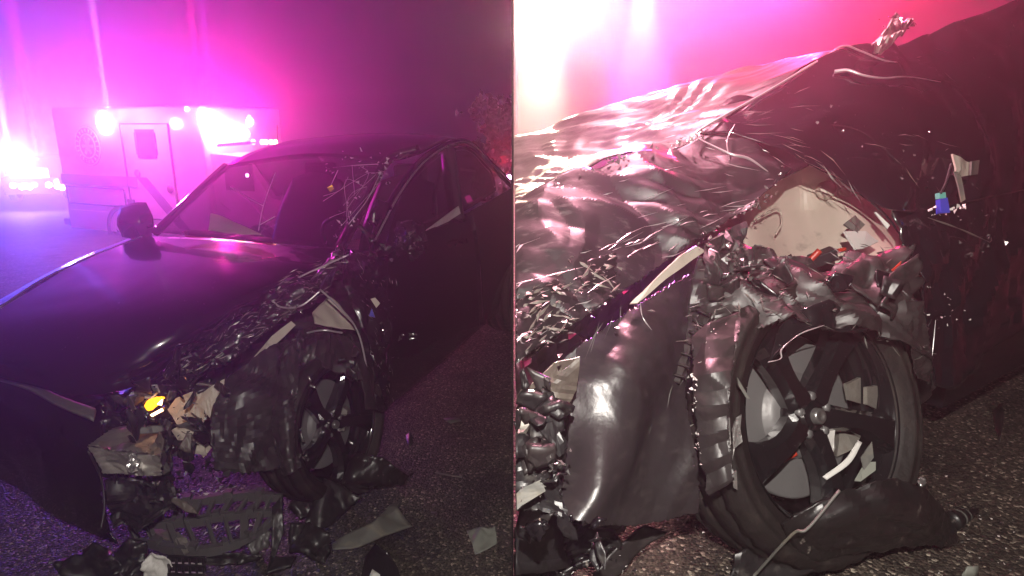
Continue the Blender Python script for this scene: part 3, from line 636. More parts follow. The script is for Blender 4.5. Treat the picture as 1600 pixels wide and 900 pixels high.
for r0, r1, n_, h0, h1 in ((0, 1, 11, .15, .115), (1, 2, 9, .115, .08)):
    A_ = spline([g_(p, q, h0) for p, q in rails[r0]], n_); B_ = spline([g_(p, q, h1) for p, q in rails[r1]], n_)
    for k in range(n_):
        bar((A_[k]+Vector((R.uniform(-.01, .01), 0, 0)), B_[k]), R.choice((.006, .008, .010, .016)), R.uniform(.008, .018), LATT, fr)
plate('grey_web', [g_(222, 820, .09), g_(262, 822, .09), g_(300, 848, .07), g_(296, 868, .06), g_(272, 845, .08), g_(232, 838, .09)], SMOKEGREY, fr, .008, .01, 12, 2, 2)
plate('grey_web', [g_(270, 842, .10), g_(292, 842, .10), g_(300, 860, .09), g_(288, 866, .09)], GREY, fr, .006, .01, 20, 4, 2)
chips('white_bits', [g_(245, 795, .08), g_(320, 768, .06), g_(350, 766, .06), g_(330, 830, .04), g_(395, 815, .04)], 34, .014, WHITE, fr, .02, 41)
gr = thing('vent_grille', 'small black vent grille with white cells at the bottom edge', 'car debris', g_(292, 890))
for k in range(6): bar((g_(266+k*10, 872, .05), g_(264+k*11, 902, .05)), .004, .012, PLAST, gr, 'slat')
for q in (872, 886, 900): bar((g_(262, q, .055), g_(322, q+2, .055)), .004, .014, PLAST, gr, 'frame_bar')
plate('white_backing', [g_(268, 874, .02), g_(318, 874, .02), g_(320, 898, .02), g_(266, 898, .02)], WHITE, gr, .004, .002)
def debris(name, label, pts, m, thick=.006, cr=.012, cs=10, seed=1, cuts=3, smooth=True, cat='car debris', group=None):
    o = plate(name, [g_(a, b, c) for a, b, c in pts], m, None, thick, cr, cs, seed, cuts, smooth)
    return tag(o, label, cat, group)
debris('crumpled_bag', 'crumpled pale grey plastic sheet left of the vent grille', [(222, 880, .08), (238, 862, .12), (262, 868, .10), (270, 885, .06), (258, 904, .02), (226, 902, .02)], SMOKEGREY if False else WHITE, .004, .03, 14, 3)
debris('grey_cladding', 'long grey plastic cladding strip lying right of the wheel', [(518, 848, .02), (545, 832, .05), (585, 815, .07), (610, 788, .06), (628, 780, .03), (622, 795, .06), (644, 822, .01), (600, 838, .02), (560, 858, .01), (520, 860, .01)], SMOKEGREY, .006, .012, 6, 5)
debris('fender_fragment', 'big black spattered fender liner fragment beneath the front wheel', [(520, 728, .10), (560, 708, .20), (600, 716, .20), (625, 735, .12), (640, 744, .03), (630, 757, .02), (590, 764, .03), (560, 775, .05), (535, 758, .10)], SPOTTED, .006, .03, 9, 7)
debris('fender_tip', 'small pointed black scrap beyond the spattered fragment', [(626, 744, .02), (648, 738, .03), (638, 752, .01)], SPOTTED, .006, .004, 9, 7, 1)
debris('liner_slab', 'flat black liner slab between the wheel and grey cladding', [(478, 815, .06), (505, 748, .16), (540, 760, .12), (565, 778, .05), (540, 800, .03), (520, 820, .02), (490, 830, .02)], PLAST, .006, .02, 8, 8)
debris('black_bracket_lump', 'lumpy black bracket left of the grey cladding', [(455, 820, .10), (480, 815, .10), (515, 835, .08), (517, 862, .02), (505, 882, .01), (480, 866, .04), (452, 862, .02)], PLAST, .02, .03, 12, 9)
debris('upright_bracket', 'tall black bracket standing at the carrier end', [(425, 790, .16), (440, 778, .18), (444, 830, .08), (430, 870, .02), (462, 872, .01), (455, 885, .01), (415, 898, .01), (424, 860, .04)], PLAST, .012, .01, 12, 10)
debris('curved_shell', 'glossy black curved trim piece at the bottom edge', [(563, 905, .02), (572, 868, .10), (588, 848, .14), (608, 862, .12), (622, 885, .06), (628, 910, .0)], PAINT, .006, .012, 4, 11)
debris('white_sticker', 'small white sticker on the glossy curved trim', [(575, 905, .10), (582, 889, .12), (594, 898, .11), (592, 906, .10)], WHITE, .002, .0, 4, 11, 0)
debris('lens_fragment', 'clear ribbed headlamp lens fragment on bare asphalt', [(728, 828, .02), (750, 824, .05), (774, 824, .05), (777, 848, .02), (760, 860, .01), (742, 866, .005), (736, 845, .03)], FOG_LENS, .004, .01, 14, 12)
debris('dark_liner_piece', 'torn black sheet at the bottom left before the bumper', [(90, 880, .04), (118, 866, .08), (150, 846, .10), (182, 870, .08), (200, 895, .02), (170, 905, .01), (95, 905, .01)], PLAST, .006, .03, 9, 13)
debris('black_shell', 'hollow black shell under the bumper carrier', [(176, 862, .08), (205, 842, .12), (232, 848, .10), (226, 876, .05), (215, 900, .02), (186, 902, .02)], PLAST, .01, .04, 12, 14)
debris('twisted_bracket', 'twisted black bracket between the bumper carrier and the leaning liner slab', [(452, 792, .05), (470, 772, .10), (500, 780, .08), (492, 800, .03), (470, 812, .02)], PLAST, .012, .03, 14, 16)
debris('ribbed_duct', 'black ribbed duct scrap just left of the upright bracket', [(382, 838, .04), (400, 822, .09), (424, 830, .06), (418, 856, .02), (392, 866, .01)], LATT, .012, .03, 20, 17)
debris('splintered_strip', 'long splintered black trim under the bumper carrier', [(300, 872, .03), (352, 862, .06), (410, 868, .03), (402, 878, .01), (350, 882, .01), (306, 884, .01)], PLAST, .008, .02, 16, 18)
debris('grey_chip', 'flat grey chip alone beside the rocker shadow', [(693, 654, .012), (712, 652, .012), (722, 657, .012), (704, 661, .012)], SMOKEGREY, .008, .002, 10, 1, 1)
debris('black_curl', 'small curled black scrap on asphalt below the door', [(634, 682, .02), (642, 674, .03), (646, 692, .02), (640, 700, .01), (636, 690, .02)], PLAST, .008, .004, 20, 2, 1)
o = tube('thin_strip', [g_(680, 738, .01), g_(705, 743, .012), g_(722, 745, .01)], .004, SMOKEGREY); tag(o, 'thin pale strip lying on the asphalt below the chip', 'car debris')
rr = random.Random(3); parts = []; parts2 = []
for k in range(330):
    a, b_ = rr.uniform(60, 795), rr.uniform(640, 898)
    if a < 420 and b_ < 780: continue
    p = g_(a, b_, .004); s = rr.uniform(.003, .010)*(2.2 if rr.random() < .14 else 1); q = [Vector((rr.uniform(-1, 1), rr.uniform(-1, 1), rr.uniform(0, 1)))*s for _ in range(4)]
    (parts if rr.random() < .7 else parts2).append(([p+x for x in q], [(0, 1, 2), (0, 2, 3), (0, 3, 1), (1, 3, 2)]))
tag(mk('dark_crumbs', *join_geo(parts), PLAST, None, False), 'dark crumbs of broken plastic scattered over the asphalt', 'debris', kind='stuff')
tag(mk('bright_crumbs', *join_geo(parts2), FOG_LENS, None, False), 'bright crumbs of broken glass scattered over the asphalt', 'debris', kind='stuff')

# ------------------------------------------------------------------ LEFT background
AY = math.radians(24)
AF = Vector((math.cos(AY), -math.sin(AY), 0)); AS = Vector((-math.sin(AY), -math.cos(AY), 0))     # forward, and towards the viewer's side
a_or = d_(110, 353, 13.6); az = a_or.z-.45; a_or.z = az
AM = thing('ambulance', 'white box ambulance with blazing lights standing behind the black sedan', 'ambulance', a_or)
def am(f, s, z): return Vector((a_or.x, a_or.y, az))+AF*f+AS*s+ZD*z
bx = box('box_body', am(2.1, -.98, 1.65), AF*2.1, AS*.98, ZD*1.22, AMBW, AM, .05)
box('rear_step', am(-.12, -1.15, .52), AF*.16, AS*1.1, ZD*.07, AMBD, AM, .02)
box('skirt', am(.75, -.02, .62), AF*.72, AS*.025, ZD*.2, AMBW, AM, .01)
box('side_stripe', am(1.15, .008, 1.45), AF*1.15, AS*.012, ZD*.10, AMBS, AM)
hexbox('stripe_diagonal', [am(2.3, .012, 1.55), am(2.6, .012, 1.55), am(3.6, .012, .6), am(3.3, .012, .6), am(2.3, -.004, 1.55), am(2.6, -.004, 1.55), am(3.6, -.004, .6), am(3.3, -.004, .6)], AMBS, AM)
V, Fc = join_geo([lathe_geo([(.0005, .01), (.40, .01), (.40, 0)], am(1.0, .004, 2.12), AS, ZD, 40)])
sl = mk('round_seal', V, Fc, SEAL, AM)
V, Fc = join_geo([lathe_geo([(r0, .0), (r0, .022), (r0+.03, .022), (r0+.03, 0)], am(1.0, .004, 2.12), AS, ZD, 40) for r0 in (.36, .22)] +
                 [box_geo(am(1.0, .018, 2.12), (AF*math.cos(t)+ZD*math.sin(t))*.17, AS*.006, (ZD*math.cos(t)-AF*math.sin(t))*.03) for t in (0, 1.047, 2.094)] +
                 [box_geo(am(1.0, .018, 2.12)+(AF*math.cos(t)+ZD*math.sin(t))*.305, (AF*math.cos(t)+ZD*math.sin(t))*.03, AS*.006, (ZD*math.cos(t)-AF*math.sin(t))*.012) for t in [i*.3142 for i in range(20)]])
mk('seal_emblem', V, Fc, AMBW, sl, False)
def frame(name, f0, f1, z0, z1, t, m):
    g = join_geo([box_geo(am((f0+f1)/2, .012, z), AF*((f1-f0)/2), AS*.016, ZD*t) for z in (z0, z1)]+[box_geo(am(f, .012, (z0+z1)/2), AF*t, AS*.0145, ZD*((z1-z0)/2-t)) for f in (f0, f1)])
    return mk(name, *g, m, AM, False)
frame('side_door_frame', 2.05, 3.35, .75, 2.55, .012, AMBD)
wf = frame('window_frame', 2.45, 2.95, 1.95, 2.42, .03, AMBD)
box('pane', am(2.7, .014, 2.185), AF*.22, AS*.006, ZD*.205, GLASS, wf)
frame('locker_frame', .12, 1.9, .95, 1.30, .012, AMBD)
for f, z in ((2.35, 1.62), (3.2, 1.35)):
    lathe('door_latch', [(.0005, .03), (.05, .03), (.075, .015), (.08, 0)], am(f, .01, z), AS, ZD, DISC, AM, 20)
box('fuel_flap', am(2.05, .012, .98), AF*.1, AS*.014, ZD*.13, AMBD, AM, .01)
lathe('wheel_well', [(.44, -.03), (.44, .03), (.52, .035), (.53, 0)], am(1.75, .0, .45), AS, ZD, AMBD, AM, 32)
for f in (1.75, 5.3): wheel(AM, am(f, -.14, .40), AS, ZD, .40, .24, .26, 10, GREY, False)
cabp = [(4.2, .35), (6.5, .35), (6.6, .95), (6.35, 1.15), (5.55, 1.28), (5.0, 1.98), (4.2, 2.02)]
V = [am(f, s, z) for s in (-.12, -2.1) for f, z in cabp]; n_ = len(cabp)
mk('cab', V, [tuple(range(n_)), tuple(range(2*n_-1, n_-1, -1))]+[(i, (i+1) % n_, n_+(i+1) % n_, n_+i) for i in range(n_)], AMBW, AM, False)
box('cab_door_window', am(4.85, -.115, 1.62), AF*.34, AS*.01, ZD*.24, AMBD, AM, .02)
box('cab_windshield', am(5.29, -1.1, 1.65), (AF*.27-ZD*.34), AS*.85, (AF*.012+ZD*.01), AMBD, AM)
def bulb(name, p, r, m, parent, ax=AS, n=16):
    return lathe(name, [(.0005, r*.6), (r*.6, r*.5), (r, r*.15), (r*1.02, 0), (r*1.02, -r*.3)], p, ax, ZD, m, parent, n)
p = d_(172, 192, 12.55)
bulb('scene_light', p, .30, L_WHITE, AM); bulb('scene_light', p-ZD*.24, .15, L_WHITE, AM)
for a, b_, dd, r, m in ((316, 180, 11.3, 0.072, L_WARM), (322, 192, 11.35, 0.086, L_WHITE), (332, 204, 11.45, 0.094, L_WHITE), (342, 207, 11.6, 0.101, L_WHITE), (357, 207, 11.9, .08, L_PINK), (370, 208, 12.1, .09, L_WARM), (383, 209, 12.3, .08, L_PINK), (388, 190, 12.4, .09, L_PINK)):
    bulb('front_beacon', d_(a, b_, dd), r, m, AM, (AF*.7+AS*.5))
for a, b_, dd, m in ((291, 170, 11.7, L_ORNG), (96, 191, 13.5, L_RED), (389, 183, 12.4, L_RED)): bulb('marker_lamp', d_(a, b_, dd-.25), .04, m, AM)
for a in (396, 410, 416, 424, 431): bulb('cab_marker_lamp', d_(a, 222, 11.4), .045, L_ORNG, AM, AF)
box('cab_visor', (d_(395, 224, 11.3)+d_(345, 226, 11.3))/2, (d_(398, 223, 11.3)-d_(345, 227, 11.3))/2, Vector((0, .12, .0)), ZD*.025, AMBW, AM, .01)
bulb('side_marker_lamp', d_(386, 274, 10.6), .03, L_PINK, AM)
tube('antenna', [d_(434, 222, 11.2), d_(433, 196, 11.2)], .008, AMBD, AM, 5)
# patrol car
p0 = d_(55, 318, 24); PV = thing('patrol_car', 'dark patrol car with blue light bar facing us at far left', 'police car', p0)
PF = Vector((.25, -.97, 0)).normalized(); PS = Vector((.97, .25, 0))
def pc(f, s, z): return p0+PF*f+PS*s+ZD*z
prof = [(0, .35), (.05, .95), (-1.1, 1.1), (-1.8, 1.62), (-3.9, 1.66), (-4.6, 1.0), (-4.6, .35)]
V = [pc(f, s, z) for s in (-.92, .92) for f, z in prof]; n_ = len(prof)
mk('body', V, [tuple(range(n_)), tuple(range(2*n_-1, n_-1, -1))]+[(i, (i+1) % n_, n_+(i+1) % n_, n_+i) for i in range(n_)], PAINT, PV, False)
for f in (-.8, -3.7):
    for s in (-.9, .9): wheel(PV, pc(f, s, .36), PS*(1 if s > 0 else -1), ZD, .36, .23, .22, 10, RIM, False)
for a, b_, m in ((20, 290, L_PINK), (34, 292, L_WHITE), (46, 292, L_WHITE), (76, 289, L_WHITE), (90, 291, L_WHITE), (97, 293, L_PINK)):
    bulb('headlamp', d_(a, b_, 23.6), .10, m, PV, PF)
lb = box('light_bar', d_(44, 268, 24.6), PS*.72, PF*.14, ZD*.08, AMBD, PV, .02)
for k, m in enumerate((L_BLUE, L_BLUE, L_WHITE, L_WHITE, L_PINK)):
    box('light_module', d_(20+12*k, 267, 24.4), PS*.13, PF*.05, ZD*.09, m, lb, .02)
# shrub lit red behind the sedan
def shrub(name, label, p, h, wd, n, seed):
    t = thing(name, label, 'tree', p); rr = random.Random(seed)
    V, Fc = tube_geo([p, p+Vector((.05, 0, h*.4)), p+Vector((-.03, .05, h*.8))], .07, 7, 12, lambda s: 1-.7*s); g = [(V, Fc)]
    for k in range(6):
        a = rr.uniform(0, 6.28); g.append(tube_geo([p+Vector((0, 0, h*(.3+.08*k))), p+Vector((math.cos(a)*wd*.3, math.sin(a)*wd*.3, h*(.5+.08*k))), p+Vector((math.cos(a)*wd*.6, math.sin(a)*wd*.6, h*(.6+.08*k)))], .03, 5, 8, lambda s: 1-.8*s))
    mk('trunk', *join_geo(g), BARK, t)
    parts = []
    cl = [(Vector((rr.gauss(0, wd*.38), rr.gauss(0, wd*.38), h*rr.uniform(.35, 1))), rr.uniform(.18, .4)*wd) for _ in range(18)]
    for k in range(n):
        c, r = cl[rr.randrange(18)]; q = p+c+Vector((rr.gauss(0, 1), rr.gauss(0, 1), rr.gauss(0, .8)))*r*.55
        u = Vector((rr.gauss(0, 1), rr.gauss(0, 1), rr.gauss(0, 1))).normalized(); v = u.cross(Vector((rr.gauss(0, 1), rr.gauss(0, 1), rr.gauss(0, 1)))).normalized(); s = rr.uniform(.04, .09)
        parts.append(([q-u*s, q+v*s*.5, q+u*s, q-v*s*.5], [(0, 1, 2, 3)]))
    mk('crown', *join_geo(parts), LEAF, t, False)
    return t
for i, (a, b_, dd, h, wd) in enumerate(((770, 300, 11, 1.5, .55), (786, 296, 9.6, 1.0, .40))):
    p = d_(a, b_, dd); z0 = zl(p.x, p.y); hh = p.z-z0
    shrub('shrub', ('leafy shrub glimpsed above the sedan tail', 'red lit shrub just behind the sedan tail')[i], Vector((p.x, p.y, z0)), h+hh, wd, 2600, i+4)
tl = thing('assumed_tail_light', 'small pink lit lamp, assumed a tail light, on an added post behind the sedan tail', 'lamp', Vector((d_(797, 280, 8.2).x, d_(797, 280, 8.2).y, zl(0, 8.2))))  # pink light assumed to be a tail light; its post is added
p = d_(796, 281, 8.2); bulb('lens', p, .06, L_PINK, tl, (0, -1, 0)); tube('post', [Vector((p.x, p.y+.03, zl(0, 8.2))), p+Vector((0, .03, .02))], .025, AMBD, tl)  # post added in place of a vehicle that would carry the light
lamp('assumed_tail_light_glow', p+Vector((-.05, -.05, .25)), (1, .03, .06), 14, 'POINT', size=.05)  # red light on the shrub, assumed to come from this lamp

# ================================================================== RIGHT VIEW: close-up of the same damage
SIDE = 'R'
T2 = thing('wrecked_sedan', 'close view of torn black car corner with buckled wheel on the right', 'car', (.66, 1.45, ZR))
def rows(*a): return [[d_(*p) for p in r] for r in a]
patch('hood', rows([(800, 215, 2.1), (880, 190, 2.1), (1000, 150, 2.1), (1150, 105, 1.98), (1318, 76, 1.72)],
                   [(800, 270, 1.75), (880, 245, 1.75), (1000, 205, 1.78), (1100, 165, 1.75), (1240, 118, 1.68)],
                   [(800, 318, 1.42), (860, 290, 1.46), (930, 256, 1.5), (1020, 238, 1.55), (1092, 214, 1.58)]), HOODP, T2, (60, 90), .024, 4.5, 3, .004, jag=.5, edges='b')
patch('hood_fold', rows([(800, 318, 1.42), (860, 289, 1.45), (930, 256, 1.49), (1020, 236, 1.54), (1092, 214, 1.57), (1150, 215, 1.56), (1205, 245, 1.54), (1238, 262, 1.53)],
                   [(800, 400, 1.28), (860, 370, 1.32), (930, 330, 1.37), (1010, 300, 1.43), (1080, 275, 1.48), (1130, 270, 1.49), (1180, 280, 1.5), (1215, 285, 1.5)],
                   [(800, 480, 1.20), (850, 450, 1.24), (920, 410, 1.3), (990, 370, 1.36), (1060, 330, 1.42), (1110, 315, 1.45), (1160, 310, 1.47), (1190, 305, 1.48)],
                   [(800, 575, 1.12), (850, 540, 1.17), (910, 500, 1.22), (990, 445, 1.3), (1060, 395, 1.37), (1110, 365, 1.41), (1150, 335, 1.45), (1175, 322, 1.46)]),
      HOODP, T2, (80, 130), .036, 4.6, 5, .004, jag=1.2, edges='b')
chips('paint_flakes', [d_(810, 560, 1.1), d_(850, 520, 1.14), d_(900, 490, 1.18), d_(960, 460, 1.22)], 60, .008, SILVER, T2, .03, 51, True)
patch('scraped_edge', rows([(802, 470, 1.19), (850, 445, 1.225), (910, 410, 1.28), (965, 392, 1.32)],
                   [(802, 520, 1.145), (850, 492, 1.19), (905, 460, 1.235), (965, 425, 1.29)],
                   [(802, 572, 1.105), (850, 538, 1.155), (905, 503, 1.20), (968, 458, 1.265)]), SCRAPE, T2, (34, 44), .012, 9, 8, .003, jag=1.3)
chips('scrape_flakes', [d_(806, 470, 1.17), d_(850, 460, 1.18), d_(900, 440, 1.22), d_(950, 410, 1.28)], 50, .009, GREY, T2, .026, 71, True)
chips('edge_flakes', [d_(840, 300, 1.43), d_(930, 258, 1.47), d_(1020, 236, 1.52), d_(1090, 214, 1.55)], 70, .007, SILVER, T2, .012, 52)
chips('torn_lip_flakes', [d_(1090, 385, 1.36), d_(1140, 340, 1.42), d_(1180, 315, 1.45), d_(1236, 262, 1.51)], 60, .006, SILVER, T2, .010, 53)
# highlights of bent edges and creases, built as pale tubes
def edge_line(P, r, m=TUBE, name='glint_crease', taper=None): return tube(name, [d_(*p) for p in P], r*.62, m, T2, 5, 90, taper or (lambda t: .25+.75*abs(math.sin(7*t+len(P)))*math.sin(math.pi*min(1, .08+t*.92))**.5))
edge_line([(1089, 213, 1.55), (1098, 200, 1.56), (1200, 142, 1.6), (1290, 88, 1.65), (1318, 72, 1.66), (1345, 80, 1.66), (1380, 94, 1.66), (1402, 98, 1.67)], .0055, name='hood_edge_glint', taper=lambda t: 1-.5*t*t)
edge_line([(1304, 112, 1.62), (1325, 110, 1.61), (1350, 118, 1.6), (1380, 122, 1.6), (1420, 120, 1.63), (1470, 128, 1.68)], .0075, taper=lambda s: 1.1-s)
edge_line([(1090, 216, 1.54), (1140, 240, 1.5), (1170, 248, 1.5), (1200, 268, 1.5)], .006, taper=lambda t: .3+.7*math.sin(math.pi*t))
edge_line([(1148, 194, 1.55), (1136, 220, 1.53), (1140, 250, 1.51)], .003)
edge_line([(1215, 168, 1.58), (1290, 192, 1.56), (1345, 205, 1.55), (1400, 250, 1.53), (1440, 300, 1.53)], .0025, CRUSH)
edge_line([(840, 300, 1.44), (870, 282, 1.45), (905, 282, 1.45)], .003)
edge_line([(1000, 470, 1.28), (1004, 495, 1.26), (1020, 518, 1.26)], .0025)
edge_line([(800, 445, 1.2), (840, 435, 1.22), (920, 415, 1.27)], .002)
# fender and door
patch('fender_inner', rows([(1075, 225, 1.66), (1150, 150, 1.68), (1260, 190, 1.66)], [(1130, 270, 1.62), (1190, 250, 1.64), (1275, 240, 1.63)], [(1165, 318, 1.58), (1215, 285, 1.60), (1262, 258, 1.60)]), CRUSH, T2, (20, 20), .01, 6, 5, .004)
patch('crumpled_fender', rows([(1092, 212, 1.58), (1200, 145, 1.62), (1320, 78, 1.68), (1440, 55, 1.8), (1640, -20, 2.05)],
                    [(1150, 215, 1.55), (1260, 180, 1.57), (1370, 160, 1.60), (1480, 150, 1.72), (1660, 110, 2.0)],
                    [(1205, 232, 1.53), (1300, 240, 1.54), (1400, 245, 1.55), (1500, 235, 1.66), (1660, 200, 1.97)],
                    [(1243, 246, 1.52), (1330, 290, 1.53), (1400, 330, 1.53), (1490, 320, 1.62), (1660, 285, 1.95)]), PAINT, T2, (70, 90), .05, 3.6, 7, .004)
patch('door', rows([(1375, 300, 1.57), (1480, 270, 1.66), (1560, 255, 1.80), (1660, 240, 1.99)],
                   [(1432, 425, 1.53), (1490, 420, 1.6), (1560, 405, 1.75), (1660, 370, 1.95)],
                   [(1448, 520, 1.55), (1492, 520, 1.6), (1560, 485, 1.75), (1660, 425, 1.97)],
                   [(1456, 602, 1.58), (1496, 604, 1.62), (1545, 556, 1.75), (1660, 452, 2.0)]), PAINT, T2, (40, 40), .03, 5, 9, .004, jag=.4, edges='l')
edge_line([(1243, 246, 1.5), (1330, 292, 1.51), (1395, 350, 1.51), (1432, 425, 1.51), (1450, 520, 1.53), (1456, 604, 1.56)], .006, CRUSH, 'arch_edge')
edge_line([(1450, 340, 1.58), (1500, 358, 1.6), (1545, 378, 1.66)], .004, SMOKEGREY)
edge_line([(1462, 500, 1.55), (1456, 560, 1.54), (1450, 600, 1.55)], .003)
plate('pillar_plate', [d_(1357, 78, 1.62), d_(1385, 45, 1.66), d_(1398, 22, 1.7), d_(1424, 36, 1.68), d_(1408, 55, 1.65), d_(1380, 80, 1.62)], SILVER if False else GREY, T2, .004, .02, 30, 4, 3, label='crumpled bright plate at the pillar foot')
chips('pillar_flakes', [d_(1385, 30, 1.66), d_(1425, 35, 1.68)], 24, .006, SILVER, T2, .010, 54)
chips('fender_flakes', [d_(1300, 190, 1.52), d_(1400, 250, 1.5), d_(1480, 300, 1.55), d_(1540, 370, 1.62)], 44, .004, SILVER, T2, .04, 56)
chips('rocker_flakes', [d_(1460, 495, 1.5), d_(1500, 495, 1.53), d_(1450, 440, 1.5)], 16, .004, WHITE, T2, .012, 57)
plate('blue_connector', [d_(1465, 312, 1.53), d_(1476, 310, 1.53), d_(1480, 333, 1.53), d_(1466, 334, 1.53)], BLUEP, T2, .018, .002, cuts=1)
plate('green_plug', [d_(1464, 302, 1.53), d_(1474, 301, 1.53), d_(1475, 310, 1.53), d_(1465, 311, 1.53)], GREENP, T2, .016, 0, cuts=0)
plate('cream_bracket', [d_(1485, 241, 1.605), d_(1500, 248, 1.615), d_(1515, 254, 1.63), d_(1514, 274, 1.63), d_(1500, 276, 1.62), d_(1491, 268, 1.605)], BEIGE, T2, .005, .004, 12, 1, 2)
plate('bracket_tail', [d_(1515, 253, 1.6), d_(1530, 250, 1.61), d_(1528, 272, 1.61), d_(1515, 274, 1.6)], SMOKEGREY, T2, .005, .004, 12, 1, 1)
plate('torn_tongue', [d_(1490, 268, 1.55), d_(1500, 275, 1.55), d_(1508, 312, 1.54), d_(1502, 316, 1.54)], SMOKEGREY, T2, .004, .003, 12, 2, 1)
tube('torn_wire', [d_(1486, 256, 1.55), d_(1478, 285, 1.53), d_(1470, 302, 1.52)], .003, PLAST, T2, 5)
chips('bracket_flakes', [d_(1455, 335, 1.53), d_(1490, 330, 1.55), d_(1505, 320, 1.56)], 18, .007, WHITE, T2, .008, 58)
chips('crease_flakes', [d_(1520, 400, 1.62), d_(1545, 380, 1.66), d_(1568, 300, 1.72)], 20, .006, SILVER, T2, .008, 59)
bF, bI, b0 = Vector((.82, .57, 0)), Vector((-.57, .82, 0)), Vector((1.04, 1.47, ZR))
def bd(u, i, z): return b0+bF*u+bI*i+ZD*z
hexbox('body_shell', [bd(.25, .06, .18), bd(3.4, .06, .18), bd(3.4, 1.75, .18), bd(.25, 1.75, .18), bd(.45, .12, .70), bd(3.4, .12, .70), bd(3.4, 1.70, .70), bd(.45, 1.70, .70)], PAINT, T2)
# beige inner tower and bits inside the opening
patch('strut_tower_panel', rows([(1150, 320, 1.72), (1240, 235, 1.8), (1330, 270, 1.82), (1410, 335, 1.8)],
                   [(1160, 360, 1.70), (1250, 320, 1.86), (1330, 340, 1.74), (1410, 380, 1.76)],
                   [(1165, 410, 1.62), (1250, 410, 1.72), (1330, 415, 1.7), (1410, 420, 1.68)]), BEIGE, T2, (30, 40), .012, 4, 6, .004)
rec = [d_(1180, 345, 1.68), d_(1200, 332, 1.71), d_(1215, 326, 1.74), d_(1221, 335, 1.75), d_(1220, 352, 1.72), d_(1212, 366, 1.70)]
tube('pressed_rib', rec, .003, BEIGE, T2, 6, 30)
for px, py, rr_ in ((1292, 296, .024), (1322, 300, .018)):
    lathe('pressed_boss', [(.001, .012), (rr_*.7, .012), (rr_, .004), (rr_*1.1, -.01)], d_(px, py, 1.78), (-.2, -.9, .3), ZD, BEIGE, T2, 24)
plate('white_shard', [d_(1318, 362, 1.56), d_(1352, 362, 1.58), d_(1372, 378, 1.58), d_(1350, 388, 1.54), d_(1336, 390, 1.53)], WHITE, T2, .004, .003, 10, 1, 1)
plate('grey_shard', [d_(1316, 352, 1.58), d_(1334, 338, 1.6), d_(1350, 352, 1.6), d_(1338, 366, 1.57)], SMOKEGREY, T2, .006, .008, 20, 2, 2)
plate('clip_shard', [d_(1366, 332, 1.55), d_(1372, 330, 1.55), d_(1390, 352, 1.54), d_(1386, 358, 1.54)], WHITE, T2, .004, 0, cuts=0)
box('red_connector', d_(1285, 402, 1.60), (.028, 0, .012), (0, .02, 0), (-.004, 0, .014), SEAT, T2, .003)
tube('red_plug', [d_(1264, 408, 1.57), d_(1281, 391, 1.56)], .008, REDP, T2, 8, 6)
tube('red_plug', [d_(1308, 392, 1.58), d_(1321, 389, 1.58)], .005, REDP, T2, 8, 6)
plate('red_tag', [d_(1392, 423, 1.46), d_(1408, 408, 1.46), d_(1406, 414, 1.46), d_(1394, 427, 1.46)], REDP, T2, .003, 0, cuts=0)
plate('beige_flange', [d_(984, 475, 1.27), d_(1020, 440, 1.3), d_(1062, 400, 1.34), d_(1088, 384, 1.38), d_(1102, 392, 1.4), d_(1076, 410, 1.36), d_(1040, 436, 1.32), d_(996, 474, 1.27)], BEIGE, T2, .004, .004, 8, 2, 2)
patch('inner_structure', rows([(803, 560, 1.45), (900, 470, 1.6), (1000, 380, 1.75), (1100, 320, 1.85), (1180, 300, 1.9)],
                          [(803, 640, 1.35), (900, 580, 1.5), (1000, 500, 1.65), (1100, 440, 1.75), (1180, 420, 1.85)],
                          [(803, 760, 1.25), (900, 740, 1.4), (1000, 640, 1.55), (1100, 560, 1.7), (1180, 520, 1.8)],
                          [(803, 900, 1.22), (900, 880, 1.36), (1000, 800, 1.52), (1100, 760, 1.66), (1180, 740, 1.75)]), PLAST, T2, (24, 30), .06, 6, 5, .004)
# liner over the wheel
patch('upper_liner', rows([(1085, 415, 1.42), (1180, 388, 1.5), (1240, 400, 1.5), (1290, 428, 1.5), (1350, 405, 1.54), (1425, 385, 1.54)],
                   [(1080, 440, 1.38), (1170, 430, 1.42), (1240, 432, 1.42), (1300, 450, 1.42), (1360, 440, 1.44), (1430, 440, 1.5)],
                   [(1075, 470, 1.36), (1160, 460, 1.36), (1240, 462, 1.36), (1310, 480, 1.38), (1380, 470, 1.42), (1440, 500, 1.5)],
                   [(1070, 545, 1.34), (1135, 520, 1.31), (1210, 506, 1.30), (1300, 512, 1.33), (1390, 530, 1.40), (1450, 575, 1.5)]), LINER, T2, (50, 90), .06, 8, 3, .004, jag=1.0, edges='tb')
plate('liner_flap', [d_(1190, 412, 1.44), d_(1230, 398, 1.46), d_(1262, 418, 1.45), d_(1302, 432, 1.43), d_(1290, 452, 1.4), d_(1240, 432, 1.41), d_(1205, 424, 1.42)], PLAST, T2, .005, .012, 10, 3, 3, True)
plate('liner_flap', [d_(1310, 430, 1.42), d_(1345, 400, 1.48), d_(1402, 390, 1.5), d_(1425, 395, 1.5), d_(1395, 430, 1.44), d_(1370, 478, 1.4), d_(1340, 450, 1.4)], LINER, T2, .005, .02, 9, 5, 3, True)
plate('liner_flap', [d_(1370, 478, 1.38), d_(1395, 428, 1.42), d_(1428, 398, 1.46), d_(1440, 440, 1.46), d_(1418, 470, 1.42), d_(1398, 500, 1.4)], LINER, T2, .005, .02, 10, 6, 3, True)
hang = plate('hanging_bracket', [d_(1105, 380, 1.38), d_(1150, 350, 1.42), d_(1170, 345, 1.43), d_(1172, 420, 1.4), d_(1160, 450, 1.37), d_(1130, 458, 1.36), d_(1100, 440, 1.36), d_(1098, 405, 1.37)], PLAST, T2, .008, .03, 16, 7, 3)
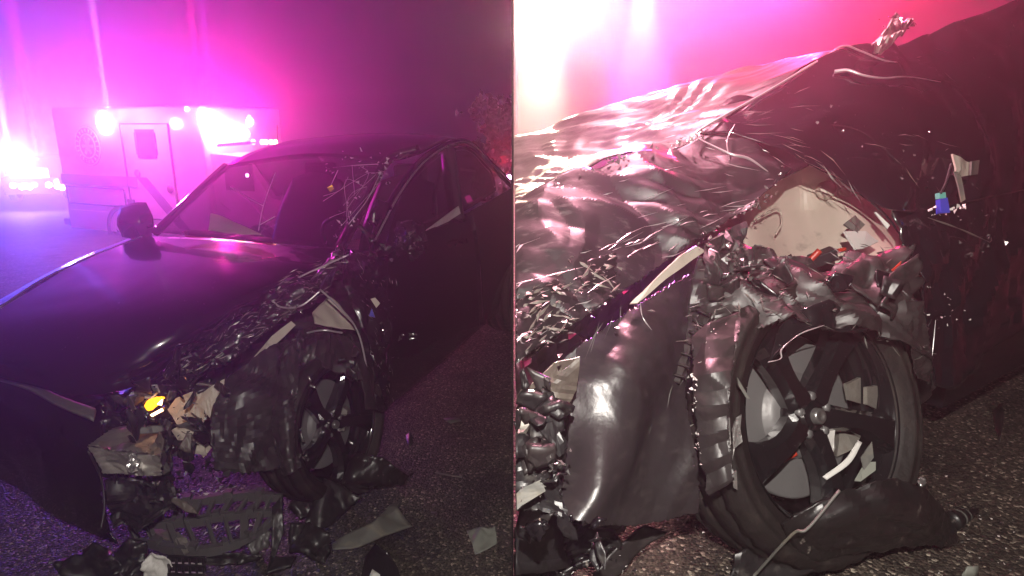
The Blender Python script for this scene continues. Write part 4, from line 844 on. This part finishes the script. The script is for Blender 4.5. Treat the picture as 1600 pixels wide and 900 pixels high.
chips('bracket_bits', [d_(1140, 365, 1.38), d_(1150, 400, 1.36), d_(1170, 430, 1.36)], 46, .006, SILVER, hang, .016, 61)
patch('front_liner', rows([(900, 545, 1.24), (945, 508, 1.27), (990, 478, 1.29), (1035, 450, 1.34), (1085, 420, 1.42)],
                   [(892, 600, 1.20), (940, 580, 1.20), (990, 560, 1.21), (1035, 540, 1.27), (1078, 515, 1.37)],
                   [(888, 660, 1.18), (940, 650, 1.17), (995, 640, 1.19), (1030, 628, 1.27), (1072, 600, 1.33)],
                   [(882, 720, 1.16), (940, 715, 1.13), (985, 715, 1.17), (1015, 690, 1.25), (1086, 690, 1.28)],
                   [(874, 770, 1.13), (935, 775, 1.10), (965, 775, 1.15), (1015, 770, 1.22), (1094, 760, 1.26)],
                   [(866, 806, 1.10), (915, 818, 1.09), (955, 822, 1.15), (1010, 820, 1.20), (1092, 802, 1.26)]), SHEET, T2, (80, 80), .011, 5, 4, .004, jag=.7)
plate('corrugated_flap', [d_(1040, 590, 1.31), d_(1062, 540, 1.34), d_(1090, 498, 1.37), d_(1120, 470, 1.38), d_(1110, 500, 1.36), d_(1080, 545, 1.33), d_(1062, 600, 1.3)], RUBBER, T2, .008, .012, 12, 3, 3, True)
V, Fc = join_geo([tube_geo([d_(1052+6*k, 585-17*k, 1.30+.008*k), d_(1072+6*k, 590-16*k, 1.29+.008*k)], .003, 4, 4) for k in range(7)])
mk('flap_rib', V, Fc, RUBBER, T2, kind='stuff')
patch('rear_liner', rows([(1340, 400, 1.75), (1400, 395, 1.65), (1442, 430, 1.55)], [(1380, 520, 1.85), (1430, 520, 1.72), (1454, 520, 1.56)], [(1380, 640, 1.9), (1430, 640, 1.75), (1458, 606, 1.58)]), LINER, T2, (20, 16), .02, 8, 4, .004)
patch('wheel_well', rows([(1120, 430, 1.75), (1250, 400, 1.85), (1450, 420, 1.9)], [(1120, 600, 1.8), (1250, 600, 1.95), (1450, 600, 2.0)], [(1120, 770, 1.7), (1250, 770, 1.75), (1420, 700, 1.9)]), PLAST, T2, (16, 20), .05, 6, 4, .004)
patch('torn_liner', rows([(1078, 530, 1.27), (1120, 500, 1.27), (1166, 476, 1.30)], [(1082, 590, 1.23), (1115, 585, 1.205), (1146, 575, 1.20)],
                    [(1088, 650, 1.21), (1112, 655, 1.185), (1138, 650, 1.18)], [(1092, 710, 1.21), (1118, 715, 1.185), (1142, 705, 1.18)], [(1112, 770, 1.22), (1130, 760, 1.19), (1148, 745, 1.18)]), LINER, T2, (80, 30), .040, 6.5, 14, .004, jag=2.2, edges='lr')
chips('torn_liner_flakes', [d_(1090, 720, 1.17), d_(1086, 640, 1.17), d_(1084, 580, 1.19), d_(1120, 505, 1.25)], 40, .004, WHITE, T2, .006, 81)
patch('torn_liner', rows([(1408, 470, 1.42), (1440, 470, 1.44)], [(1418, 520, 1.43), (1452, 530, 1.46)], [(1424, 560, 1.44), (1456, 570, 1.48)], [(1432, 590, 1.46), (1458, 600, 1.5)]), LINER, T2, (40, 14), .02, 10, 15, .004, jag=1.4, edges='lr')
# wheel
AX = Vector((.42, -.82, .34)).normalized()
W2 = wheel(T2, d_(1240, 648, 1.47), AX, ZD, .325, .232, .20, -94, name='front_wheel', lab='buckled five spoke black wheel')
plate('rim_cover_shard', [d_(1215, 520, 1.3), d_(1235, 490, 1.32), d_(1290, 470, 1.34), d_(1345, 490, 1.36), d_(1368, 515, 1.37), d_(1330, 520, 1.34), d_(1270, 510, 1.31), d_(1230, 540, 1.29), d_(1202, 568, 1.28)], RIM, T2, .005, .012, 8, 4, 3, True)
edge_line([(1200, 566, 1.26), (1220, 560, 1.26), (1222, 545, 1.27), (1250, 522, 1.28), (1288, 508, 1.29)], .003)
for i, q in enumerate(([(1136, 655), (1140, 652), (1142, 692), (1138, 700)], [(1150, 652), (1158, 648), (1156, 668), (1160, 690), (1148, 700), (1144, 720), (1146, 690), (1144, 672)], [(1142, 740), (1150, 735), (1152, 765), (1146, 762)], [(1152, 590), (1172, 624), (1166, 622), (1154, 602)])):
    plate('rim_nick', [d_(a, b_, 1.215) for a, b_ in q], SILVER if i != 3 else SMOKEGREY, T2, .004, .003, 20, i, 1)
plate('caliper', [d_(1285, 672, 1.44), d_(1302, 670, 1.45), d_(1304, 700, 1.44), d_(1300, 710, 1.44), d_(1285, 708, 1.44)], WHITE, T2, .012, .002, 20, 1, 1)
plate('backing_plate', [d_(1310, 660, 1.50), d_(1345, 672, 1.52), d_(1330, 700, 1.5), d_(1305, 712, 1.5)], GREY, T2, .02, .003, 20, 1, 1)
plate('disc_shield', [d_(1320, 600, 1.5), d_(1342, 590, 1.52), d_(1342, 630, 1.52), d_(1325, 625, 1.5)], GREY, T2, .01, .0, 20, 1, 1)
plate('disc_shield', [d_(1352, 605, 1.5), d_(1370, 602, 1.52), d_(1366, 638, 1.52), d_(1352, 632, 1.5)], GREY, T2, .01, .0, 20, 1, 1)
tube('orange_hose', [d_(1218, 722, 1.42), d_(1244, 708, 1.42)], .006, L_ORNG if False else REDP, T2, 8, 6)
patch('bright_liner_strip', rows([(1285, 745, 1.36), (1320, 718, 1.37), (1340, 688, 1.39)], [(1292, 750, 1.355), (1328, 724, 1.365), (1347, 692, 1.385)]), WHITE, T2, (4, 16), 0, thick=.003)
plate('clear_shard', [d_(1345, 715, 1.34), d_(1362, 690, 1.35), d_(1365, 715, 1.34), d_(1350, 735, 1.33)], SMOKEGREY, T2, .003, .002)
plate('clear_shard', [d_(1335, 752, 1.33), d_(1352, 722, 1.34), d_(1368, 722, 1.34), d_(1368, 735, 1.33), d_(1345, 752, 1.32)], FOG_LENS, T2, .003, .002)
# structure at the left edge
for i, q in enumerate(([(806, 640), (830, 598), (868, 568), (905, 556), (890, 600), (868, 640), (850, 660), (830, 652)], [(850, 600), (905, 556), (900, 610), (872, 665), (858, 660)])):
    plate('inner_fender_sheet', [d_(a, b_, 1.14-.02*i) for a, b_ in q], DULL, T2, .004, .02, 9, i+3, 3)
plate('white_block', [d_(806, 668, 1.08), d_(816, 648, 1.09), d_(828, 664, 1.08), d_(818, 678, 1.07), d_(806, 680, 1.07)], GREY, T2, .01, .004, 20, 1, 2)
plate('black_bracket', [d_(838, 665, 1.08), d_(862, 655, 1.09), d_(884, 700, 1.08), d_(870, 715, 1.07), d_(850, 690, 1.07)], PLAST, T2, .02, .015, 16, 4, 2)
patch('bumper_core', rows([(802, 690, 1.08), (840, 688, 1.09), (885, 705, 1.11)], [(802, 750, 1.05), (840, 748, 1.06), (880, 770, 1.08)], [(802, 800, 1.03), (840, 800, 1.04), (880, 815, 1.07)]), PLAST, T2, (24, 24), .04, 12, 5, .004, jag=1)
chips('core_flakes', [d_(840, 700, 1.03), d_(860, 720, 1.03), d_(845, 745, 1.02), d_(825, 770, 1.01)], 44, .006, SILVER, T2, .016, 62)
plate('grey_bar', [d_(802, 772, 1.0), d_(845, 750, 1.01), d_(852, 768, 1.0), d_(804, 798, .99)], SMOKEGREY, T2, .008, .004, 14, 1, 2)

HF = rows([(800, 318, 1.42), (930, 256, 1.49), (1092, 214, 1.57), (1238, 262, 1.53)], [(800, 480, 1.20), (920, 410, 1.3), (1060, 330, 1.42), (1190, 305, 1.48)], [(800, 575, 1.12), (910, 500, 1.22), (1060, 395, 1.37), (1175, 322, 1.46)])
scratches('paint_scratch', HF, 75, TUBE, T2, .06, .0018, 11, .12, .12, None, .012)
scratches('paint_scratch', HF, 50, GREY, T2, .03, .006, 12, .1, .5, lambda r: (r.uniform(.55, 1), r.uniform(0, .45)), .014)
scratches('liner_glint_scratch', rows([(900, 545, 1.22), (1082, 422, 1.40)], [(888, 680, 1.15), (1090, 620, 1.34)], [(866, 806, 1.12), (1092, 800, 1.32)]), 26, SMOKEGREY, T2, .07, .0014, 13, 2.1, .22, None, .006)  # pale slivers for liner scratches and crease highlights
scratches('paint_scratch', rows([(1092, 212, 1.58), (1320, 78, 1.68), (1640, -20, 2.05)], [(1205, 232, 1.53), (1400, 245, 1.55), (1660, 200, 1.97)], [(1243, 246, 1.52), (1400, 330, 1.53), (1660, 285, 1.95)]), 46, SMOKEGREY, T2, .06, .0016, 14, .5, .35, lambda r: (r.random(), r.random()*.75), .016)
scratches('liner_glint_scratch', rows([(1085, 415, 1.42), (1240, 400, 1.5), (1425, 385, 1.54)], [(1075, 470, 1.36), (1240, 462, 1.36), (1440, 500, 1.5)], [(1070, 545, 1.34), (1210, 506, 1.30), (1450, 575, 1.5)]), 110, SMOKEGREY, T2, .03, .003, 15, .3, .7, None, .02)
clutter(T2, 34, [(806, 580, 880, 680, 1.05, 1.12), (806, 690, 870, 800, 1.0, 1.07), (820, 810, 960, 885, 1.02, 1.12)], .034, [PLAST, PLAST, CRUSH, LINER], 15)
clutter(T2, 13, [(1100, 380, 1200, 470, 1.34, 1.40), (1200, 420, 1440, 500, 1.33, 1.44)], .035, [PLAST, LINER, CRUSH, LINER], 16)
# ------------------------------------------------------------------ RIGHT debris
def gr_(px, py, dz=0): return z_(px, py, ZR+.01+dz)
def rdeb(name, label, pts, m, thick=.006, cr=.012, cs=10, seed=1, cuts=3, smooth=True):
    return tag(plate(name, [gr_(a, b_, c) for a, b_, c in pts], m, None, thick, cr, cs, seed, cuts, smooth), label, 'car debris')
tag(patch('fender_fragment', rows([(1222, 818, 1.24), (1290, 778, 1.23), (1380, 748, 1.26), (1430, 756, 1.30), (1474, 792, 1.40), (1497, 842, 1.48)],
                          [(1235, 850, 1.27), (1300, 822, 1.22), (1370, 800, 1.24), (1430, 805, 1.28), (1465, 825, 1.38), (1496, 850, 1.48)],
                          [(1262, 880, 1.33), (1310, 872, 1.33), (1370, 864, 1.36), (1430, 856, 1.40), (1465, 854, 1.44), (1494, 854, 1.48)]), SPOTTED, None, (30, 50), .022, 9, 5, .005, jag=.7, edges='tb'),
    'large black spattered liner fragment leaning on the buckled wheel', 'car debris')
tag(patch('liner_sheet', rows([(1150, 868, 1.36), (1200, 830, 1.30), (1245, 800, 1.24)], [(1140, 890, 1.36), (1210, 868, 1.33), (1262, 850, 1.28)], [(1130, 910, 1.36), (1220, 905, 1.34), (1290, 890, 1.33)]), PLAST, None, (20, 20), .02, 9, 6, .005, jag=.5),
    'flat black liner sheet running under the tyre to the bottom edge', 'car debris')
o = tube('fragment_edge', [d_(1178, 900, 1.31), d_(1238, 835, 1.22), d_(1262, 826, 1.20), d_(1312, 766, 1.20)], .003, SMOKEGREY); tag(o, 'pale bent edge strip along the spattered liner fragment', 'car debris')
cone = thing('ribbed_boot', 'small ribbed black rubber boot right of the spattered fragment', 'car debris', gr_(1505, 812))
a, b_ = gr_(1486, 815, .02), gr_(1530, 795, .012); ax = (b_-a)
V, Fc = lathe_geo([(.001, 0)]+[(.022*(1-k/16)+(.003 if k % 2 else 0), ax.length*k/15) for k in range(15)]+[(.001, ax.length)], a, ax, ZD, 20); mk('boot_cone', V, Fc, SPOTTED, cone)
for k in (4, 7): lathe('boot_ring', [(.019-.0012*k, ax.length*k/15), (.0245-.0012*k, ax.length*(k+.3)/15), (.019-.0012*k, ax.length*(k+.6)/15)], a, ax, ZD, SMOKEGREY, cone, 20)
rdeb('bright_glint_plate', 'bright metal plate standing for white glints above the fragment', [(1432, 752, .02), (1438, 744, .03), (1447, 748, .03), (1446, 758, .01), (1438, 762, .01)], SILVER, .006, .006, 40, 3, 2)  # white glints built as a small bright plate
rdeb('clear_splinter', 'clear glass splinter at the bottom edge of the asphalt', [(1503, 898, .01), (1512, 886, .03), (1528, 884, .03), (1526, 903, .0), (1506, 905, .0)], FOG_LENS, .004, .003, 20, 3, 1)
rdeb('black_scrap', 'lone black scrap on the asphalt by the door shadow', [(1552, 642, .01), (1566, 630, .02), (1570, 650, .01), (1562, 690, .01), (1556, 670, .01)], PLAST, .006, .004, 20, 3, 1)
rdeb('white_wedge', 'pale wedge chip among wreckage at the lower left', [(876, 800, .07), (884, 794, .08), (887, 812, .07), (880, 826, .06), (876, 818, .06)], WHITE, .008, .003, 30, 2, 1)
rdeb('crushed_tub', 'crushed black plastic tub at the lower left corner', [(802, 830, .08), (850, 812, .12), (900, 818, .12), (960, 828, .10), (970, 850, .06), (930, 880, .03), (880, 900, .01), (802, 905, .0)], SPOTTED, .01, .06, 13, 6)
rdeb('black_strip', 'black strip slanting across the lower left wreckage', [(928, 900, .03), (965, 850, .08), (1010, 822, .10), (1040, 830, .08), (990, 870, .04), (960, 905, .01)], LINER, .006, .01, 8, 3)
rr = random.Random(9); parts = []; parts2 = []
for k in range(260):
    a, b_ = (rr.uniform(1460, 1598), rr.uniform(560, 898)) if rr.random() < .6 else (rr.uniform(810, 1150), rr.uniform(815, 898))
    p = gr_(a, b_, .0 if a > 1200 else .06); s = rr.uniform(.002, .006); q = [Vector((rr.uniform(-1, 1), rr.uniform(-1, 1), rr.uniform(0, 1)))*s for _ in range(4)]
    (parts if rr.random() < .6 else parts2).append(([p+x for x in q], [(0, 1, 2), (0, 2, 3), (0, 3, 1), (1, 3, 2)]))
tag(mk('dark_crumbs', *join_geo(parts), PLAST, None, False), 'dark plastic crumbs around the close-up wheel', 'debris', kind='stuff')
tag(mk('bright_crumbs', *join_geo(parts2), WHITE, None, False), 'bright crumbs of glass around the close-up wheel', 'debris', kind='stuff')
# white emergency light behind the close-up, set on an added mast
p = d_(842, -6, 9.8)
FL = thing('emergency_light', 'blazing white emergency light on an added mast at the top left of the close-up', 'lamp', Vector((p.x, p.y+.2, ZR)))
lathe('lamp_head', [(.001, -.14), (.2, -.12), (.26, 0), (.27, .01)], p+Vector((0, .16, 0)), (0, -1, 0), ZD, AMBD, FL, 24)
tube('mast', [Vector((.06, p.y+.3, ZR)), Vector((.06, p.y+.3, p.z+.3))], .035, AMBD, FL)
tube('arm', [Vector((.06, p.y+.3, p.z+.3)), p+Vector((0, .24, .3)), p+Vector((0, .2, .05))], .03, AMBD, FL)
bulb('lens', p+Vector((0, .14, 0)), .24, L_WARM, FL, (0, -1, 0))

# ================================================================== volume added to imitate lens glare round the emergency lamps
SIDE = 'N'
V, Fc = box_geo((0, 58, -2.6), (62, 0, 0), (0, 63, 0), (0, 0, 9.65))
me = bpy.data.meshes.new('glare_haze'); me.from_pydata(V, [], Fc)
hz = bpy.data.objects.new('glare_haze', me); COL.objects.link(hz); hz['kind'] = 'stuff'
m = bpy.data.materials.new('lens_glare_haze'); m.use_nodes = True; n = m.node_tree; n.nodes.clear()
out = n.nodes.new('ShaderNodeOutputMaterial'); pv = n.nodes.new('ShaderNodeVolumePrincipled')
pv.inputs['Color'].default_value = (.9, .9, .92, 1); pv.inputs['Density'].default_value = .026; pv.inputs['Anisotropy'].default_value = .82
n.links.new(pv.outputs[0], out.inputs['Volume']); me.materials.append(m)
